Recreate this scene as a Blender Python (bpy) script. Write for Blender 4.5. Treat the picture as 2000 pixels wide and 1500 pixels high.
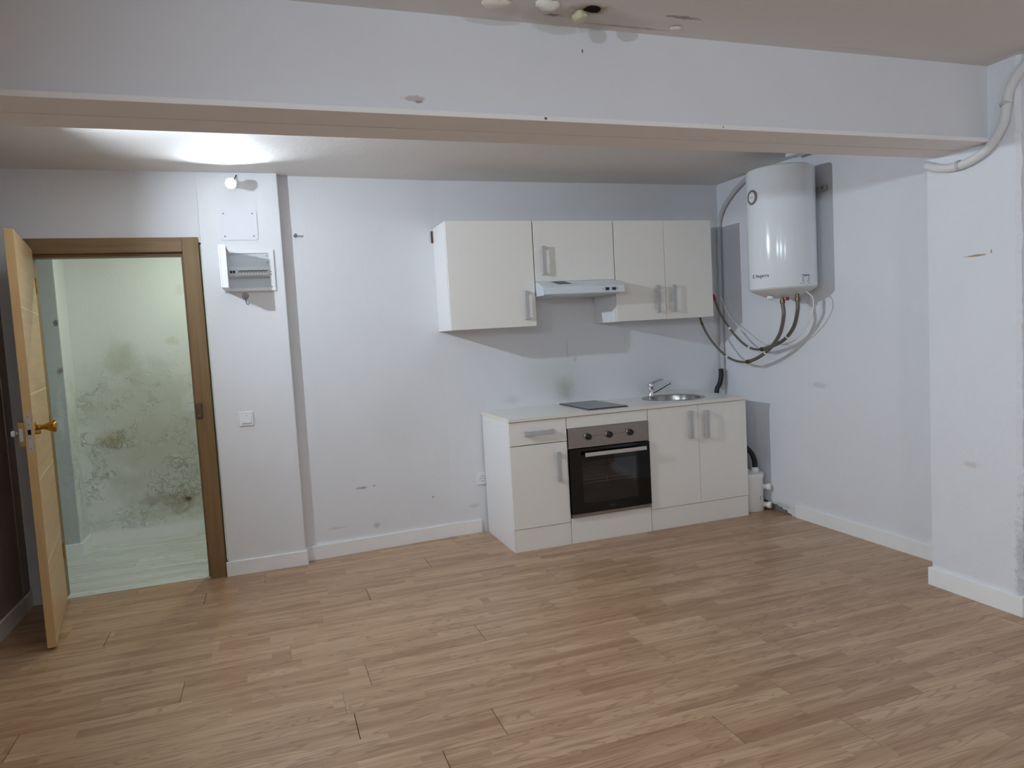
import bpy, bmesh, math, random
from mathutils import Vector, Matrix, Euler
from mathutils import noise as mnoise

random.seed(7)
for o in list(bpy.data.objects):
    bpy.data.objects.remove(o)
scene = bpy.context.scene
COL = scene.collection

# ------------------------------------------------------------------ camera, world, exposure
cam_data = bpy.data.cameras.new('camera')
cam_data.sensor_fit = 'HORIZONTAL'
cam_data.sensor_width = 36.0
cam_data.lens = 1386.62 / 2000.0 * 36.0
cam_data.clip_start = 0.05
cam = bpy.data.objects.new('camera', cam_data)
COL.objects.link(cam)
_f = Vector((0.32379, 0.94343, -0.0714))
_r = Vector((0.94304, -0.3279, -0.05609))
_u = Vector((0.07633, 0.04917, 0.99587))
_m = Matrix((( _r.x, _u.x, -_f.x), (_r.y, _u.y, -_f.y), (_r.z, _u.z, -_f.z))).to_4x4()
_m.translation = Vector((-1.413, -4.8302, 1.4094))
cam.matrix_world = _m
scene.camera = cam

world = bpy.data.worlds.new('world')
scene.world = world
world.use_nodes = True
world.node_tree.nodes['Background'].inputs['Color'].default_value = (0, 0, 0, 1)
world.node_tree.nodes['Background'].inputs['Strength'].default_value = 0.0

vs = scene.view_settings
vs.view_transform = 'Standard'
vs.look = 'None'
vs.gamma = 1.0
vs.use_curve_mapping = False
vs.exposure = 2.22
scene.cycles.use_denoising = True
scene.cycles.max_bounces = 7
scene.cycles.diffuse_bounces = 5
scene.cycles.use_light_tree = False
scene.cycles.caustics_reflective = False
scene.cycles.caustics_refractive = False
scene.cycles.glossy_bounces = 4
scene.cycles.sample_clamp_indirect = 6.0

# lamps of the room: globe emission strength per lamp
BULB_COLOUR = (0.77, 0.885, 1.0)
STRENGTH_COLUMN = 330.0
STRENGTH_WALL = (1270.0, 640.0, 1150.0, 2000.0)     # the four wall bulbs, from the door to the far end of the room
STRENGTH_HALL = 260.0

# ------------------------------------------------------------------ room numbers (metres)
LX, XR, XP = -2.796, 2.04, 1.732
CH = 2.48
COLX0, COLX1, COLY = -1.733, -1.265, -0.137
DY = -0.119
BZ = 2.139
PILY0, PILY1 = -2.145, -2.60
REAR = -9.6
UX = -0.272
WTH = 0.867
FRY = -0.592          # front of the base cabinets
UD = -0.352           # front of the wall cabinets

# ------------------------------------------------------------------ material helpers
def srgb(r, g, b):
    def c(v):
        v = v / 255.0
        return v / 12.92 if v <= 0.04045 else ((v + 0.055) / 1.055) ** 2.4
    return (c(r), c(g), c(b), 1.0)

class NT:
    def __init__(self, name):
        self.m = bpy.data.materials.new(name)
        self.m.use_nodes = True
        self.t = self.m.node_tree
        self.n = self.t.nodes
        self.b = self.n['Principled BSDF']
    def node(self, kind, **kw):
        nd = self.n.new(kind)
        for k, v in kw.items():
            setattr(nd, k, v)
        return nd
    def link(self, a, b):
        self.t.links.new(a, b)
    def setin(self, nd, key, v):
        if hasattr(v, 'links') or isinstance(v, bpy.types.NodeSocket):
            self.link(v, nd.inputs[key])
        else:
            nd.inputs[key].default_value = v
    def math(self, op, a, b=0.0, c=None, clamp=False):
        nd = self.node('ShaderNodeMath', operation=op, use_clamp=clamp)
        self.setin(nd, 0, a); self.setin(nd, 1, b)
        if c is not None:
            self.setin(nd, 2, c)
        return nd.outputs[0]
    def vmath(self, op, a, b=(0, 0, 0)):
        nd = self.node('ShaderNodeVectorMath', operation=op)
        self.setin(nd, 0, a); self.setin(nd, 1, b)
        return nd
    def mix(self, fac, a, b, blend='MIX'):
        nd = self.node('ShaderNodeMix', data_type='RGBA', blend_type=blend)
        self.setin(nd, 0, fac); self.setin(nd, 6, a); self.setin(nd, 7, b)
        return nd.outputs[2]
    def rng(self, v, a, b, c=0.0, d=1.0, smooth=True):
        nd = self.node('ShaderNodeMapRange', interpolation_type='SMOOTHSTEP' if smooth else 'LINEAR')
        self.setin(nd, 0, v)
        for i, x in enumerate((a, b, c, d)):
            nd.inputs[i + 1].default_value = x
        return nd.outputs[0]
    def noise(self, vec, scale, detail=3.0, rough=0.5, dist=0.0, w=None):
        nd = self.node('ShaderNodeTexNoise')
        if w is not None:
            nd.noise_dimensions = '4D'
            self.setin(nd, 'W', w)
        self.setin(nd, 'Vector', vec)
        nd.inputs['Scale'].default_value = scale
        nd.inputs['Detail'].default_value = detail
        nd.inputs['Roughness'].default_value = rough
        nd.inputs['Distortion'].default_value = dist
        return nd.outputs[0]
    def pos(self):
        return self.node('ShaderNodeNewGeometry').outputs['Position']
    def bump(self, h, strength, dist, prev=None):
        nd = self.node('ShaderNodeBump')
        nd.inputs['Strength'].default_value = strength
        nd.inputs['Distance'].default_value = dist
        self.link(h, nd.inputs['Height'])
        if prev is not None:
            self.link(prev, nd.inputs['Normal'])
        return nd.outputs[0]
    def base(self, col, rough=0.5, metal=0.0, spec=None):
        self.setin(self.b, 'Base Color', col)
        self.setin(self.b, 'Roughness', rough)
        self.b.inputs['Metallic'].default_value = metal
        if spec is not None:
            self.b.inputs['Specular IOR Level'].default_value = spec
        return self

def plain(name, rgb, rough=0.5, metal=0.0, spec=0.5, grain=0.04, scale=40.0, bump=0.0):
    """A one-colour surface with a little procedural unevenness."""
    t = NT(name)
    p = t.pos()
    n = t.noise(p, scale, 3)
    c = srgb(*rgb)
    lo = tuple(v * (1 - grain) for v in c[:3]) + (1,)
    hi = tuple(min(1, v * (1 + grain)) for v in c[:3]) + (1,)
    t.base(t.mix(n, lo, hi), rough, metal, spec)
    if bump:
        t.link(t.bump(n, bump, 0.002), t.b.inputs['Normal'])
    return t.m

def spot_mask(t, p, centre, radii, noise_amt=0.25, nscale=9.0, soft=0.5):
    mp = t.node('ShaderNodeMapping', vector_type='POINT')
    t.link(p, mp.inputs[0])
    mp.inputs['Location'].default_value = tuple(-c / r for c, r in zip(centre, radii))
    mp.inputs['Scale'].default_value = tuple(1.0 / r for r in radii)
    ln = t.vmath('LENGTH', mp.outputs[0]).outputs['Value']
    cache = t.__dict__.setdefault('spot_noise', {})
    key = 5.0 if nscale < 9 else (18.0 if nscale < 30 else 55.0)
    if key not in cache:
        cache[key] = t.noise(p, key, 2, 0.6)
    n = cache[key]
    dd = t.math('ADD', ln, t.math('MULTIPLY', t.math('SUBTRACT', n, 0.5), noise_amt * 2))
    return t.rng(dd, 1.0, 1.0 - soft)

def wall_paint(name, rgb, bump=0.25, scale=55.0, mott=0.05, spots=(), rough=0.75, blister=0.0):
    t = NT(name)
    p = t.pos()
    c = srgb(*rgb)
    big = t.noise(p, 2.2, 4, 0.6)
    col = t.mix(big, tuple(v * (1 - mott) for v in c[:3]) + (1,), tuple(min(1, v * (1 + mott * .5)) for v in c[:3]) + (1,))
    for s in spots:
        m = spot_mask(t, p, s[0], s[1], *s[4:])
        m = t.math('MULTIPLY', m, s[3])
        col = t.mix(m, col, srgb(*s[2]))
    t.base(col, rough, 0, 0.25)
    h = t.noise(p, scale, 4, 0.6)
    nrm = t.bump(h, bump, 0.004)
    h2 = t.noise(p, 7.0, 3, 0.5)
    nrm = t.bump(h2, bump * 0.8, 0.010, nrm)
    if blister:
        b1 = t.noise(p, 17.0, 5, 0.65, 1.2)
        patch = t.rng(t.noise(p, 3.6, 3, .6), .44, .62)
        sx = t.node('ShaderNodeSeparateXYZ'); t.link(p, sx.inputs[0])
        low = t.rng(t.math('ADD', sx.outputs[2], t.math('MULTIPLY', h2, 1.6)), 2.3, 1.3)     # paint lifts off where the damp has risen
        nrm = t.bump(t.math('MULTIPLY', t.math('MULTIPLY', t.rng(b1, .50, .56), low), patch), blister, 0.016, nrm)
    t.link(nrm, t.b.inputs['Normal'])
    return t.m

# ------------------------------------------------------------------ materials
M = {}
M['wall'] = wall_paint('wall_white_paint', (231, 232, 234))
M['wall_back'] = wall_paint('wall_white_paint_stained', (231, 232, 234), spots=[
    ((0.66, 0, 0.985), (0.115, 1, 0.13), (176, 182, 164), 0.75, .35, 14, .9),
    ((0.55, 0, 1.08), (0.35, 1, 0.22), (208, 211, 204), 0.5, .35, 5, .9),
    ((0.69, 0, 1.27), (0.007, 1, 0.10), (188, 190, 186), 0.6, .5, 40, .7),
    ((0.75, 0, 1.19), (0.02, 1, 0.025), (180, 182, 178), 0.5, .6, 60, .7),
    ((0.24, 0, 0.93), (0.10, 1, 0.05), (196, 198, 195), 0.4, .35, 12, .9),
    ((-0.872, 0, 0.430), (0.052, 1, 0.012), (120, 120, 122), 0.75, .7, 60, .8),
    ((-0.79, 0, 0.434), (0.012, 1, 0.006), (120, 120, 122), 0.7, .6, 80, .6),
    ((-0.388, 0, 0.30), (0.012, 1, 0.010), (120, 120, 122), 0.7, .6, 90, .6),
    ((-0.79, 0, 0.165), (0.03, 1, 0.03), (165, 165, 168), 0.6, .6, 40, .8),
    ((-1.05, 0, 0.186), (0.09, 1, 0.012), (190, 190, 192), 0.5, .6, 30, .8),
    ((-0.09, 0, 0.195), (0.05, 1, 0.02), (190, 190, 192), 0.6, .6, 40, .8),
    ((-0.6, 0, 0.85), (0.28, 1, 0.35), (222, 223, 222), 0.5, .4, 4, 1.0),
])
M['wall_right'] = wall_paint('wall_right_paint', (231, 232, 236), bump=.3, spots=[
    ((2.04, -1.05, 0.95), (1, 0.10, 0.025), (196, 192, 188), 0.5, .7, 30, .8),
    ((2.04, -0.62, 0.05), (1, 0.18, 0.03), (190, 184, 176), 0.6, .6, 25, .8),
])
M['pillar'] = wall_paint('pillar_rough_plaster', (231, 232, 236), bump=.55, scale=38, spots=[
    ((1.732, -2.40, 1.647), (1, 0.075, 0.006), (165, 130, 96), 0.9, .35, 30, .6),
    ((1.732, -2.47, 1.658), (1, 0.006, 0.012), (150, 140, 130), 0.8, .3, 30, .6),
    ((1.732, -2.595, 0.2), (1, 0.03, 0.4), (176, 178, 182), 0.6, .9, 40, .8),
    ((1.732, -2.36, 0.66), (1, 0.06, 0.02), (205, 196, 186), 0.6, .6, 30, .8),
    ((1.732, -2.33, 2.09), (1, 0.005, 0.005), (60, 60, 60), 0.9, .1, 30, .4),
])
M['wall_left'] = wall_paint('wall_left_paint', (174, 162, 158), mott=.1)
M['ceiling'] = wall_paint('ceiling_paint', (226, 222, 218), bump=.3, scale=40, spots=[
    ((-0.30, -2.53, 2.48), (0.36, 0.10, 1), (196, 190, 182), 0.7, .35, 7, .5),
    ((-0.10, -2.50, 2.48), (0.22, 0.012, 1), (150, 118, 96), 0.6, .6, 14, .8),
    ((-0.29, -2.60, 2.48), (0.10, 0.05, 1), (140, 128, 96), 0.8, .5, 14, .8),
    ((-0.40, -2.535, 2.48), (0.045, 0.012, 1), (110, 82, 66), 0.7, .9, 50, .6),
    ((0.06, -2.61, 2.48), (0.08, 0.014, 1), (104, 92, 84), 0.6, .9, 50, .6),
    ((0.95, -2.50, 2.48), (0.25, 0.02, 1), (200, 193, 186), 0.3, .6, 30, .8),
])
M['beam'] = wall_paint('beam_paint', (230, 231, 234), bump=.25, spots=[
    ((-0.20, -2.458, 2.46), (0.042, 1, 0.035), (202, 202, 201), 0.9, .2, 12, .25),
    ((-0.08, -2.458, 2.475), (0.05, 1, 0.032), (198, 198, 197), 0.9, .2, 12, .25),
    ((-0.36, -2.458, 2.475), (0.10, 1, 0.03), (210, 209, 208), 0.9, .25, 12, .3),
    ((-0.60, -2.458, 2.478), (0.12, 1, 0.02), (210, 209, 208), 0.9, .25, 12, .3),
    ((-0.262, -2.458, 2.40), (0.004, 1, 0.008), (90, 84, 80), 0.9, .3, 30, .5),
    ((-0.885, -2.458, 2.20), (0.045, 1, 0.012), (190, 180, 176), 0.8, .8, 40, .6),
    ((-0.866, -2.458, 2.192), (0.02, 1, 0.006), (150, 120, 110), 0.8, .8, 60, .6),
])
M['soffit'] = wall_paint('soffit_board_paint', (244, 242, 240), bump=.06, mott=.04, rough=.6, spots=[
    ((-0.43, -2.49, 2.148), (0.007, 1, 0.006), (92, 52, 34), 0.95, .15, 30, .5),
    ((0.30, -2.49, 2.148), (0.004, 1, 0.004), (110, 70, 50), 0.9, .1, 30, .5),
])
M['hall_wall'] = wall_paint('hall_damp_paint', (228, 230, 226), bump=.35, scale=45, blister=.75, spots=[
    ((-2.35, 1.16, 0.95), (0.55, 1, 0.62), (202, 203, 190), 0.75, .5, 3.5, .6),
    ((-2.15, 1.16, 0.55), (0.60, 1, 0.55), (198, 197, 184), 0.7, .6, 4.0, .6),
    ((-2.42, 1.16, 1.36), (0.16, 1, 0.18), (186, 188, 168), 0.6, .5, 7, .8),
    ((-2.55, 1.16, 0.78), (0.15, 1, 0.10), (172, 160, 124), 0.65, .7, 12, .9),
    ((-2.12, 1.16, 0.25), (0.22, 1, 0.14), (160, 150, 122), 0.65, .8, 12, .9),
    ((-2.07, 1.16, 0.27), (0.03, 1, 0.03), (84, 68, 52), 0.85, .7, 25, .7),
    ((-2.30, 1.16, 0.29), (0.16, 1, 0.06), (170, 166, 150), 0.7, .8, 18, .8),
    ((-2.08, 1.16, 1.50), (0.08, 1, 0.05), (196, 193, 168), 0.4, .9, 15, .9),
    ((-2.00, 1.16, 1.88), (0.05, 1, 0.06), (200, 198, 172), 0.3, .9, 20, .9),
])
M['hall_pier'] = wall_paint('hall_bare_plaster', (196, 202, 202), bump=.5, scale=20, blister=.4, mott=.15, spots=[
    ((-2.775, 0.89, 1.66), (0.02, 1, 0.03), (110, 100, 96), 0.85, .6, 20, .6),
    ((-2.78, 0.89, 1.32), (0.03, 1, 0.03), (110, 100, 96), 0.7, .8, 20, .6),
    ((-2.80, 0.89, 1.0), (0.025, 1, 0.25), (214, 220, 214), 0.6, .9, 16, .5),
])
M['skirting'] = plain('white_baseboard_paint', (244, 244, 243), .45, 0, .4, .02, 20)
M['concrete'] = plain('bare_concrete', (128, 122, 114), .9, 0, .2, .35, 60, .6)
M['laminate'] = plain('white_melamine', (240, 237, 230), .42, 0, .45, .015, 30)
M['laminate_side'] = plain('white_melamine_side', (240, 240, 240), .45, 0, .4, .015, 30)
M['worktop'] = plain('white_worktop', (236, 236, 232), .30, 0, .5, .02, 60)
M['worktop_edge'] = plain('cream_edge_band', (236, 230, 219), .45, 0, .4, .03, 60)
M['gap'] = plain('dark_joint', (36, 32, 30), .9, 0, .1)
M['handle'] = plain('satin_grey_handle', (194, 193, 194), .4, .25, .5, .03, 80)
M['steel'] = plain('brushed_steel', (160, 152, 146), .32, 1.0, .5, .06, 60)
M['handlesteel'] = plain('pale_steel_bar', (206, 202, 196), .35, .6, .5, .03, 60)
M['sinksteel'] = plain('sink_steel', (164, 162, 160), .24, 1.0, .5, .05, 90)
M['chrome'] = plain('chrome', (220, 222, 226), .08, 1.0, .5, .01)
M['brass'] = plain('polished_brass', (186, 140, 62), .18, 1.0, .5, .08, 30)
M['oldbrass'] = plain('dull_brass', (166, 140, 92), .4, .8, .5, .1, 60)
M['bronze'] = plain('brown_strike_metal', (104, 82, 64), .4, .6, .5, .08, 60)
M['zinc'] = plain('zinc_plate', (186, 182, 176), .4, .7, .5, .06, 60)
M['blackglass'] = plain('black_glass', (9, 9, 10), .06, 0, .5, .02)
M['hobglass'] = plain('hob_glass', (88, 88, 92), .22, 0, .5, .05, 120)
M['hobframe'] = plain('hob_frame', (96, 92, 92), .35, .6, .5, .03)
M['blackplastic'] = plain('black_plastic', (20, 20, 22), .35, 0, .5, .05)
M['blackrubber'] = plain('black_rubber_hose', (30, 29, 33), .5, 0, .4, .1, 120)
M['cavity'] = plain('oven_enamel', (62, 57, 54), .4, 0, .4, .1, 30)
M['rack'] = plain('bright_rack_wire', (214, 212, 208), .4, .2)
M['whiteplastic'] = plain('white_plastic', (236, 237, 238), .35, 0, .5, .01)
M['platepaint'] = plain('painted_cover_plate', (226, 228, 232), .5, 0, .35, .01)
M['greyplastic'] = plain('pale_grey_plastic', (206, 213, 218), .3, 0, .5, .02)
M['greyprint'] = plain('grey_print', (120, 120, 122), .5)
M['hookgrey'] = plain('grey_hook_metal', (158, 154, 154), .4, .3)
M['darkprint'] = plain('dark_print', (38, 38, 42), .5)
M['dimprint'] = plain('dim_grey_print', (58, 58, 60), .4)
M['hoodmetal'] = plain('hood_white_metal', (226, 231, 235), .32, 0, .5, .01)
M['enamel'] = plain('heater_white_enamel', (232, 236, 240), .16, 0, .55, .01)
M['heaterlid'] = plain('heater_lid_plastic', (214, 214, 212), .4, 0, .4, .02)
M['red'] = plain('red_plastic', (176, 40, 26), .45)
M['pinklight'] = plain('pink_indicator', (230, 150, 150), .3)
M['braid'] = plain('grey_braided_hose', (120, 113, 104), .45, .45, .5, .35, 400, .5)
M['copper'] = plain('brass_fitting', (112, 98, 82), .3, .9, .5, .1, 60)
M['conduit'] = plain('white_painted_conduit', (222, 222, 222), .5, 0, .4, .03, 30)
M['conduit_grey'] = plain('pale_grey_conduit', (196, 196, 196), .45, 0, .4, .04, 30)
M['frame'] = None
M['foam'] = plain('pale_foam', (236, 232, 222), .9, 0, .2, .06, 60, .8)
M['foam_yellow'] = plain('yellowed_foam', (214, 208, 178), .9, 0, .2, .1, 50, .8)
M['hole'] = plain('dark_hole', (34, 28, 24), .95, 0, .1, .3, 60, .5)
M['screwgrey'] = plain('grey_screw', (120, 122, 126), .4, .6)
M['pumpwhite'] = plain('pump_white_plastic', (240, 239, 234), .4, 0, .45, .01)
M['bulbbody'] = plain('bulb_white_body', (236, 236, 236), .4)
M['blackcable'] = plain('black_cable', (26, 26, 26), .5)

def wood_frame(name, c0, c1, axis=2, rough=.45):
    t = NT(name)
    p = t.node('ShaderNodeTexCoord').outputs['Object']
    s = [34.0, 34.0, 34.0]; s[axis] = 1.6
    v = t.vmath('MULTIPLY', p, tuple(s)).outputs[0]
    n = t.noise(v, 1.0, 5, .6, .6)
    n2 = t.noise(p, 3.0, 2)
    col = t.mix(t.rng(n, .3, .7), srgb(*c0), srgb(*c1))
    col = t.mix(t.math('MULTIPLY', n2, .25), col, srgb(*c0))
    t.base(col, rough, 0, .4)
    t.link(t.bump(n, .08, .002), t.b.inputs['Normal'])
    return t.m
M['frame'] = wood_frame('brown_oak_frame', (126, 100, 66), (142, 115, 78))
M['frame_h'] = wood_frame('brown_oak_frame_head', (126, 100, 66), (142, 115, 78), 0)
M['door'] = wood_frame('light_oak_veneer', (194, 161, 114), (209, 177, 130), 1)
M['door_edge'] = wood_frame('oak_door_edge', (198, 164, 112), (210, 176, 122), 2)
M['inlay'] = plain('pale_inlay', (232, 214, 178), .5)

def laminate_floor(name, rows_y0, row_h, light, mid, dark, stave=0.62, contrast=1.0, rough=.34, streak=18.0):
    """Printed wood laminate: three strips of staves per board, grain along x."""
    t = NT(name)
    p = t.pos()
    rnd = t.node('ShaderNodeObjectInfo').outputs['Random']
    sep = t.node('ShaderNodeSeparateXYZ'); t.link(p, sep.inputs[0])
    x, y = sep.outputs[0], sep.outputs[1]
    xo = t.math('ADD', x, t.math('MULTIPLY', rnd, 13.0))
    yo = t.math('ADD', y, -rows_y0 + row_h * 600)
    br = t.node('ShaderNodeTexBrick', offset=0.37, offset_frequency=2, squash=1.4, squash_frequency=3)
    cv = t.node('ShaderNodeCombineXYZ'); t.link(xo, cv.inputs[0]); t.link(yo, cv.inputs[1])
    t.link(cv.outputs[0], br.inputs['Vector'])
    br.inputs['Color1'].default_value = (0, 0, 0, 1)
    br.inputs['Color2'].default_value = (1, 1, 1, 1)
    br.inputs['Scale'].default_value = 1.0
    br.inputs['Mortar Size'].default_value = 0.0
    br.inputs['Brick Width'].default_value = stave
    br.inputs['Row Height'].default_value = row_h
    sv = t.node('ShaderNodeSeparateColor'); t.link(br.outputs['Color'], sv.inputs[0])
    st = sv.outputs[0]
    w = t.math('ADD', t.math('MULTIPLY', st, 37.0), t.math('MULTIPLY', rnd, 91.0))
    g = t.node('ShaderNodeCombineXYZ')
    t.link(t.math('MULTIPLY', x, 1.5), g.inputs[0]); t.link(t.math('MULTIPLY', y, streak), g.inputs[1])
    big = t.noise(g.outputs[0], 1.0, 3, .5, .3, w)
    g2 = t.node('ShaderNodeCombineXYZ')
    t.link(t.math('MULTIPLY', x, 1.15), g2.inputs[0]); t.link(t.math('MULTIPLY', y, 15.0), g2.inputs[1])
    field = t.noise(g2.outputs[0], 1.0, 1.5, .45, .5, w)
    rings = t.math('SINE', t.math('MULTIPLY', field, 105.0))
    rings = t.rng(rings, .45, 1.0)
    g3 = t.node('ShaderNodeCombineXYZ')
    t.link(t.math('MULTIPLY', x, 3.2), g3.inputs[0]); t.link(t.math('MULTIPLY', y, 150.0), g3.inputs[1])
    fine = t.noise(g3.outputs[0], 1.0, 4, .65, 0, w)
    tone = t.math('ADD', t.math('MULTIPLY', big, .9), t.math('MULTIPLY', st, .20))
    col = t.mix(t.rng(tone, .22, .90), srgb(*dark), srgb(*light))
    col = t.mix(t.math('MULTIPLY', rings, .42 * contrast), col, srgb(*mid))
    col = t.mix(t.math('MULTIPLY', t.rng(fine, .5, .74), .52 * contrast), col, tuple(v * .55 for v in srgb(*dark)[:3]) + (1,))
    col = t.mix(t.math('MULTIPLY', t.rng(fine, .5, .25), .25), col, srgb(*light))
    t.base(col, t.rng(fine, .2, .8, rough - .05, rough + .1, False), 0, .42)
    t.link(t.bump(fine, .10, .0012), t.b.inputs['Normal'])
    return t.m
ROW0, ROWH = -0.401, 0.193
M['floor'] = laminate_floor('oak_laminate', ROW0, ROWH / 3, (206, 174, 140), (130, 94, 66), (156, 117, 86), rough=.28)
M['hall_floor'] = laminate_floor('grey_laminate', 0.0, ROWH, (240, 241, 236), (170, 168, 160), (204, 202, 194), stave=1.3, streak=22.0, rough=.4)

def emission(name, col, strength):
    t = NT(name)
    t.b.inputs['Base Color'].default_value = (0.9, 0.9, 0.9, 1)
    t.b.inputs['Emission Color'].default_value = (*col, 1)
    t.b.inputs['Emission Strength'].default_value = strength
    t.b.inputs['Roughness'].default_value = .5
    return t.m
M['glow_column'] = emission('column_bulb_glow', BULB_COLOUR, STRENGTH_COLUMN)
for _i, _s in enumerate(STRENGTH_WALL):
    M['glow_wall_%d' % _i] = emission('wall_bulb_glow', BULB_COLOUR, _s)
M['glow_hall'] = emission('hall_bulb_glow', (0.87, 1.0, 0.88), STRENGTH_HALL)

def oven_pane():
    m = bpy.data.materials.new('smoked_oven_glass'); m.use_nodes = True
    t = m.node_tree; n = t.nodes; n.clear()
    out = n.new('ShaderNodeOutputMaterial'); mx = n.new('ShaderNodeMixShader')
    tr = n.new('ShaderNodeBsdfTransparent'); tr.inputs[0].default_value = (0.70, 0.68, 0.66, 1)
    gl = n.new('ShaderNodeBsdfGlossy'); gl.inputs['Roughness'].default_value = .04
    gl.inputs[0].default_value = (.9, .92, .95, 1)
    fr = n.new('ShaderNodeFresnel'); fr.inputs[0].default_value = 1.55
    t.links.new(fr.outputs[0], mx.inputs[0]); t.links.new(tr.outputs[0], mx.inputs[1]); t.links.new(gl.outputs[0], mx.inputs[2])
    t.links.new(mx.outputs[0], out.inputs[0])
    return m
M['pane'] = oven_pane()

# ------------------------------------------------------------------ object helpers
def mat_of(m):
    return M[m] if isinstance(m, str) else m

def origin(parent):
    v = Vector((0, 0, 0))
    while parent is not None:
        v += parent.location
        parent = parent.parent
    return v

def tag(o, label=None, cat=None, group=None, kind=None):
    if label: o['label'] = label
    if cat: o['category'] = cat
    if group: o['group'] = group
    if kind: o['kind'] = kind
    return o

def thing(name, label, cat, loc=(0, 0, 0), group=None, kind=None):
    o = bpy.data.objects.new(name, None)
    o.empty_display_size = .05
    COL.objects.link(o)
    o.location = loc
    return tag(o, label, cat, group, kind)

def finish(name, bm, mat, parent=None, smooth=False, base=None, label=None):
    """Link one bmesh, given in world metres, as one object (origin at base or at its parent)."""
    off = origin(parent)
    if parent is None and base is not None:
        off = Vector(base)
    me = bpy.data.meshes.new(name)
    bmesh.ops.recalc_face_normals(bm, faces=bm.faces)
    for v in bm.verts:
        v.co -= off
    bm.to_mesh(me); bm.free()
    for mm in (mat if isinstance(mat, (list, tuple)) else [mat]):
        me.materials.append(mat_of(mm))
    if smooth:
        for p in me.polygons:
            p.use_smooth = True
        try:
            me.set_sharp_from_angle(angle=math.radians(40))
        except Exception:
            pass
    o = bpy.data.objects.new(name, me)
    COL.objects.link(o)
    if parent is not None:
        o.parent = parent
    elif base is not None:
        o.location = base
    if label:
        o['label'] = label
    return o

def add_box(bm, lo, hi, bevel=0.0, seg=2, mat_index=0):
    b2 = bmesh.new()
    bmesh.ops.create_cube(b2, size=1.0)
    c = [(a + b) / 2 for a, b in zip(lo, hi)]
    s = [abs(b - a) for a, b in zip(lo, hi)]
    for v in b2.verts:
        v.co = Vector((v.co.x * s[0] + c[0], v.co.y * s[1] + c[1], v.co.z * s[2] + c[2]))
    if bevel:
        bmesh.ops.bevel(b2, geom=list(b2.edges), offset=min(bevel, min(s) * .45), segments=seg, affect='EDGES', profile=.5)
    join(bm, b2, mat_index)

def join(bm, b2, mat_index=0, matrix=None):
    mp = {}
    for v in b2.verts:
        mp[v] = bm.verts.new(matrix @ v.co if matrix is not None else v.co)
    for f in b2.faces:
        try:
            nf = bm.faces.new([mp[v] for v in f.verts])
            nf.material_index = mat_index
            nf.smooth = f.smooth
        except ValueError:
            pass
    b2.free()

def box(name, lo, hi, mat, parent=None, bevel=0.0, base=None, label=None, smooth=False):
    bm = bmesh.new()
    add_box(bm, lo, hi, bevel)
    return finish(name, bm, mat, parent, smooth, base, label)

def add_lathe(bm, prof, seg=32, matrix=None, cap=True):
    b2 = bmesh.new()
    rings = []
    for r, z in prof:
        if r < 1e-6:
            rings.append([b2.verts.new((0, 0, z))])
        else:
            rings.append([b2.verts.new((r * math.cos(2 * math.pi * i / seg), r * math.sin(2 * math.pi * i / seg), z)) for i in range(seg)])
    for a, b in zip(rings, rings[1:]):
        for i in range(seg):
            j = (i + 1) % seg
            if len(a) == 1 and len(b) == 1:
                continue
            if len(a) == 1:
                b2.faces.new((a[0], b[i], b[j]))
            elif len(b) == 1:
                b2.faces.new((a[i], a[j], b[0]))
            else:
                b2.faces.new((a[i], a[j], b[j], b[i]))
    if cap:
        for rg in (rings[0], rings[-1]):
            if len(rg) > 2:
                b2.faces.new(rg)
    join(bm, b2, 0, matrix)

def axis_matrix(loc, direction):
    d = Vector(direction).normalized()
    return Matrix.Translation(Vector(loc)) @ d.to_track_quat('Z', 'Y').to_matrix().to_4x4()

def lathe(name, prof, loc, direction, mat, parent=None, seg=32, base=None, label=None, cap=True):
    bm = bmesh.new()
    add_lathe(bm, prof, seg, axis_matrix(loc, direction), cap)
    return finish(name, bm, mat, parent, True, base, label)

def spline(pts, per=8):
    pts = [Vector(p) for p in pts]
    out = []
    ext = [pts[0] * 2 - pts[1]] + pts + [pts[-1] * 2 - pts[-2]]
    for i in range(1, len(ext) - 2):
        p0, p1, p2, p3 = ext[i - 1:i + 3]
        for k in range(per):
            t = k / per
            out.append(.5 * ((2 * p1) + (-p0 + p2) * t + (2 * p0 - 5 * p1 + 4 * p2 - p3) * t * t + (-p0 + 3 * p1 - 3 * p2 + p3) * t ** 3))
    out.append(pts[-1])
    return out

def add_tube(bm, path, rad, seg=12):
    b2 = bmesh.new()
    n = len(path)
    tang = [(path[min(i + 1, n - 1)] - path[max(i - 1, 0)]).normalized() for i in range(n)]
    ref = Vector((0, 0, 1)) if abs(tang[0].z) < .9 else Vector((1, 0, 0))
    u = tang[0].cross(ref).normalized()
    rings = []
    for i in range(n):
        u = (u - tang[i] * u.dot(tang[i])).normalized()
        w = tang[i].cross(u)
        r = rad(i / (n - 1)) if callable(rad) else rad
        rings.append([b2.verts.new(path[i] + (u * math.cos(2 * math.pi * k / seg) + w * math.sin(2 * math.pi * k / seg)) * r) for k in range(seg)])
    for a, b in zip(rings, rings[1:]):
        for k in range(seg):
            b2.faces.new((a[k], a[(k + 1) % seg], b[(k + 1) % seg], b[k]))
    b2.faces.new(rings[0]); b2.faces.new(rings[-1])
    join(bm, b2)

def tube(name, pts, rad, mat, parent=None, seg=12, per=8, base=None, label=None, straight=False):
    bm = bmesh.new()
    add_tube(bm, [Vector(p) for p in pts] if straight else spline(pts, per), rad, seg)
    return finish(name, bm, mat, parent, True, base, label)

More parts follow.
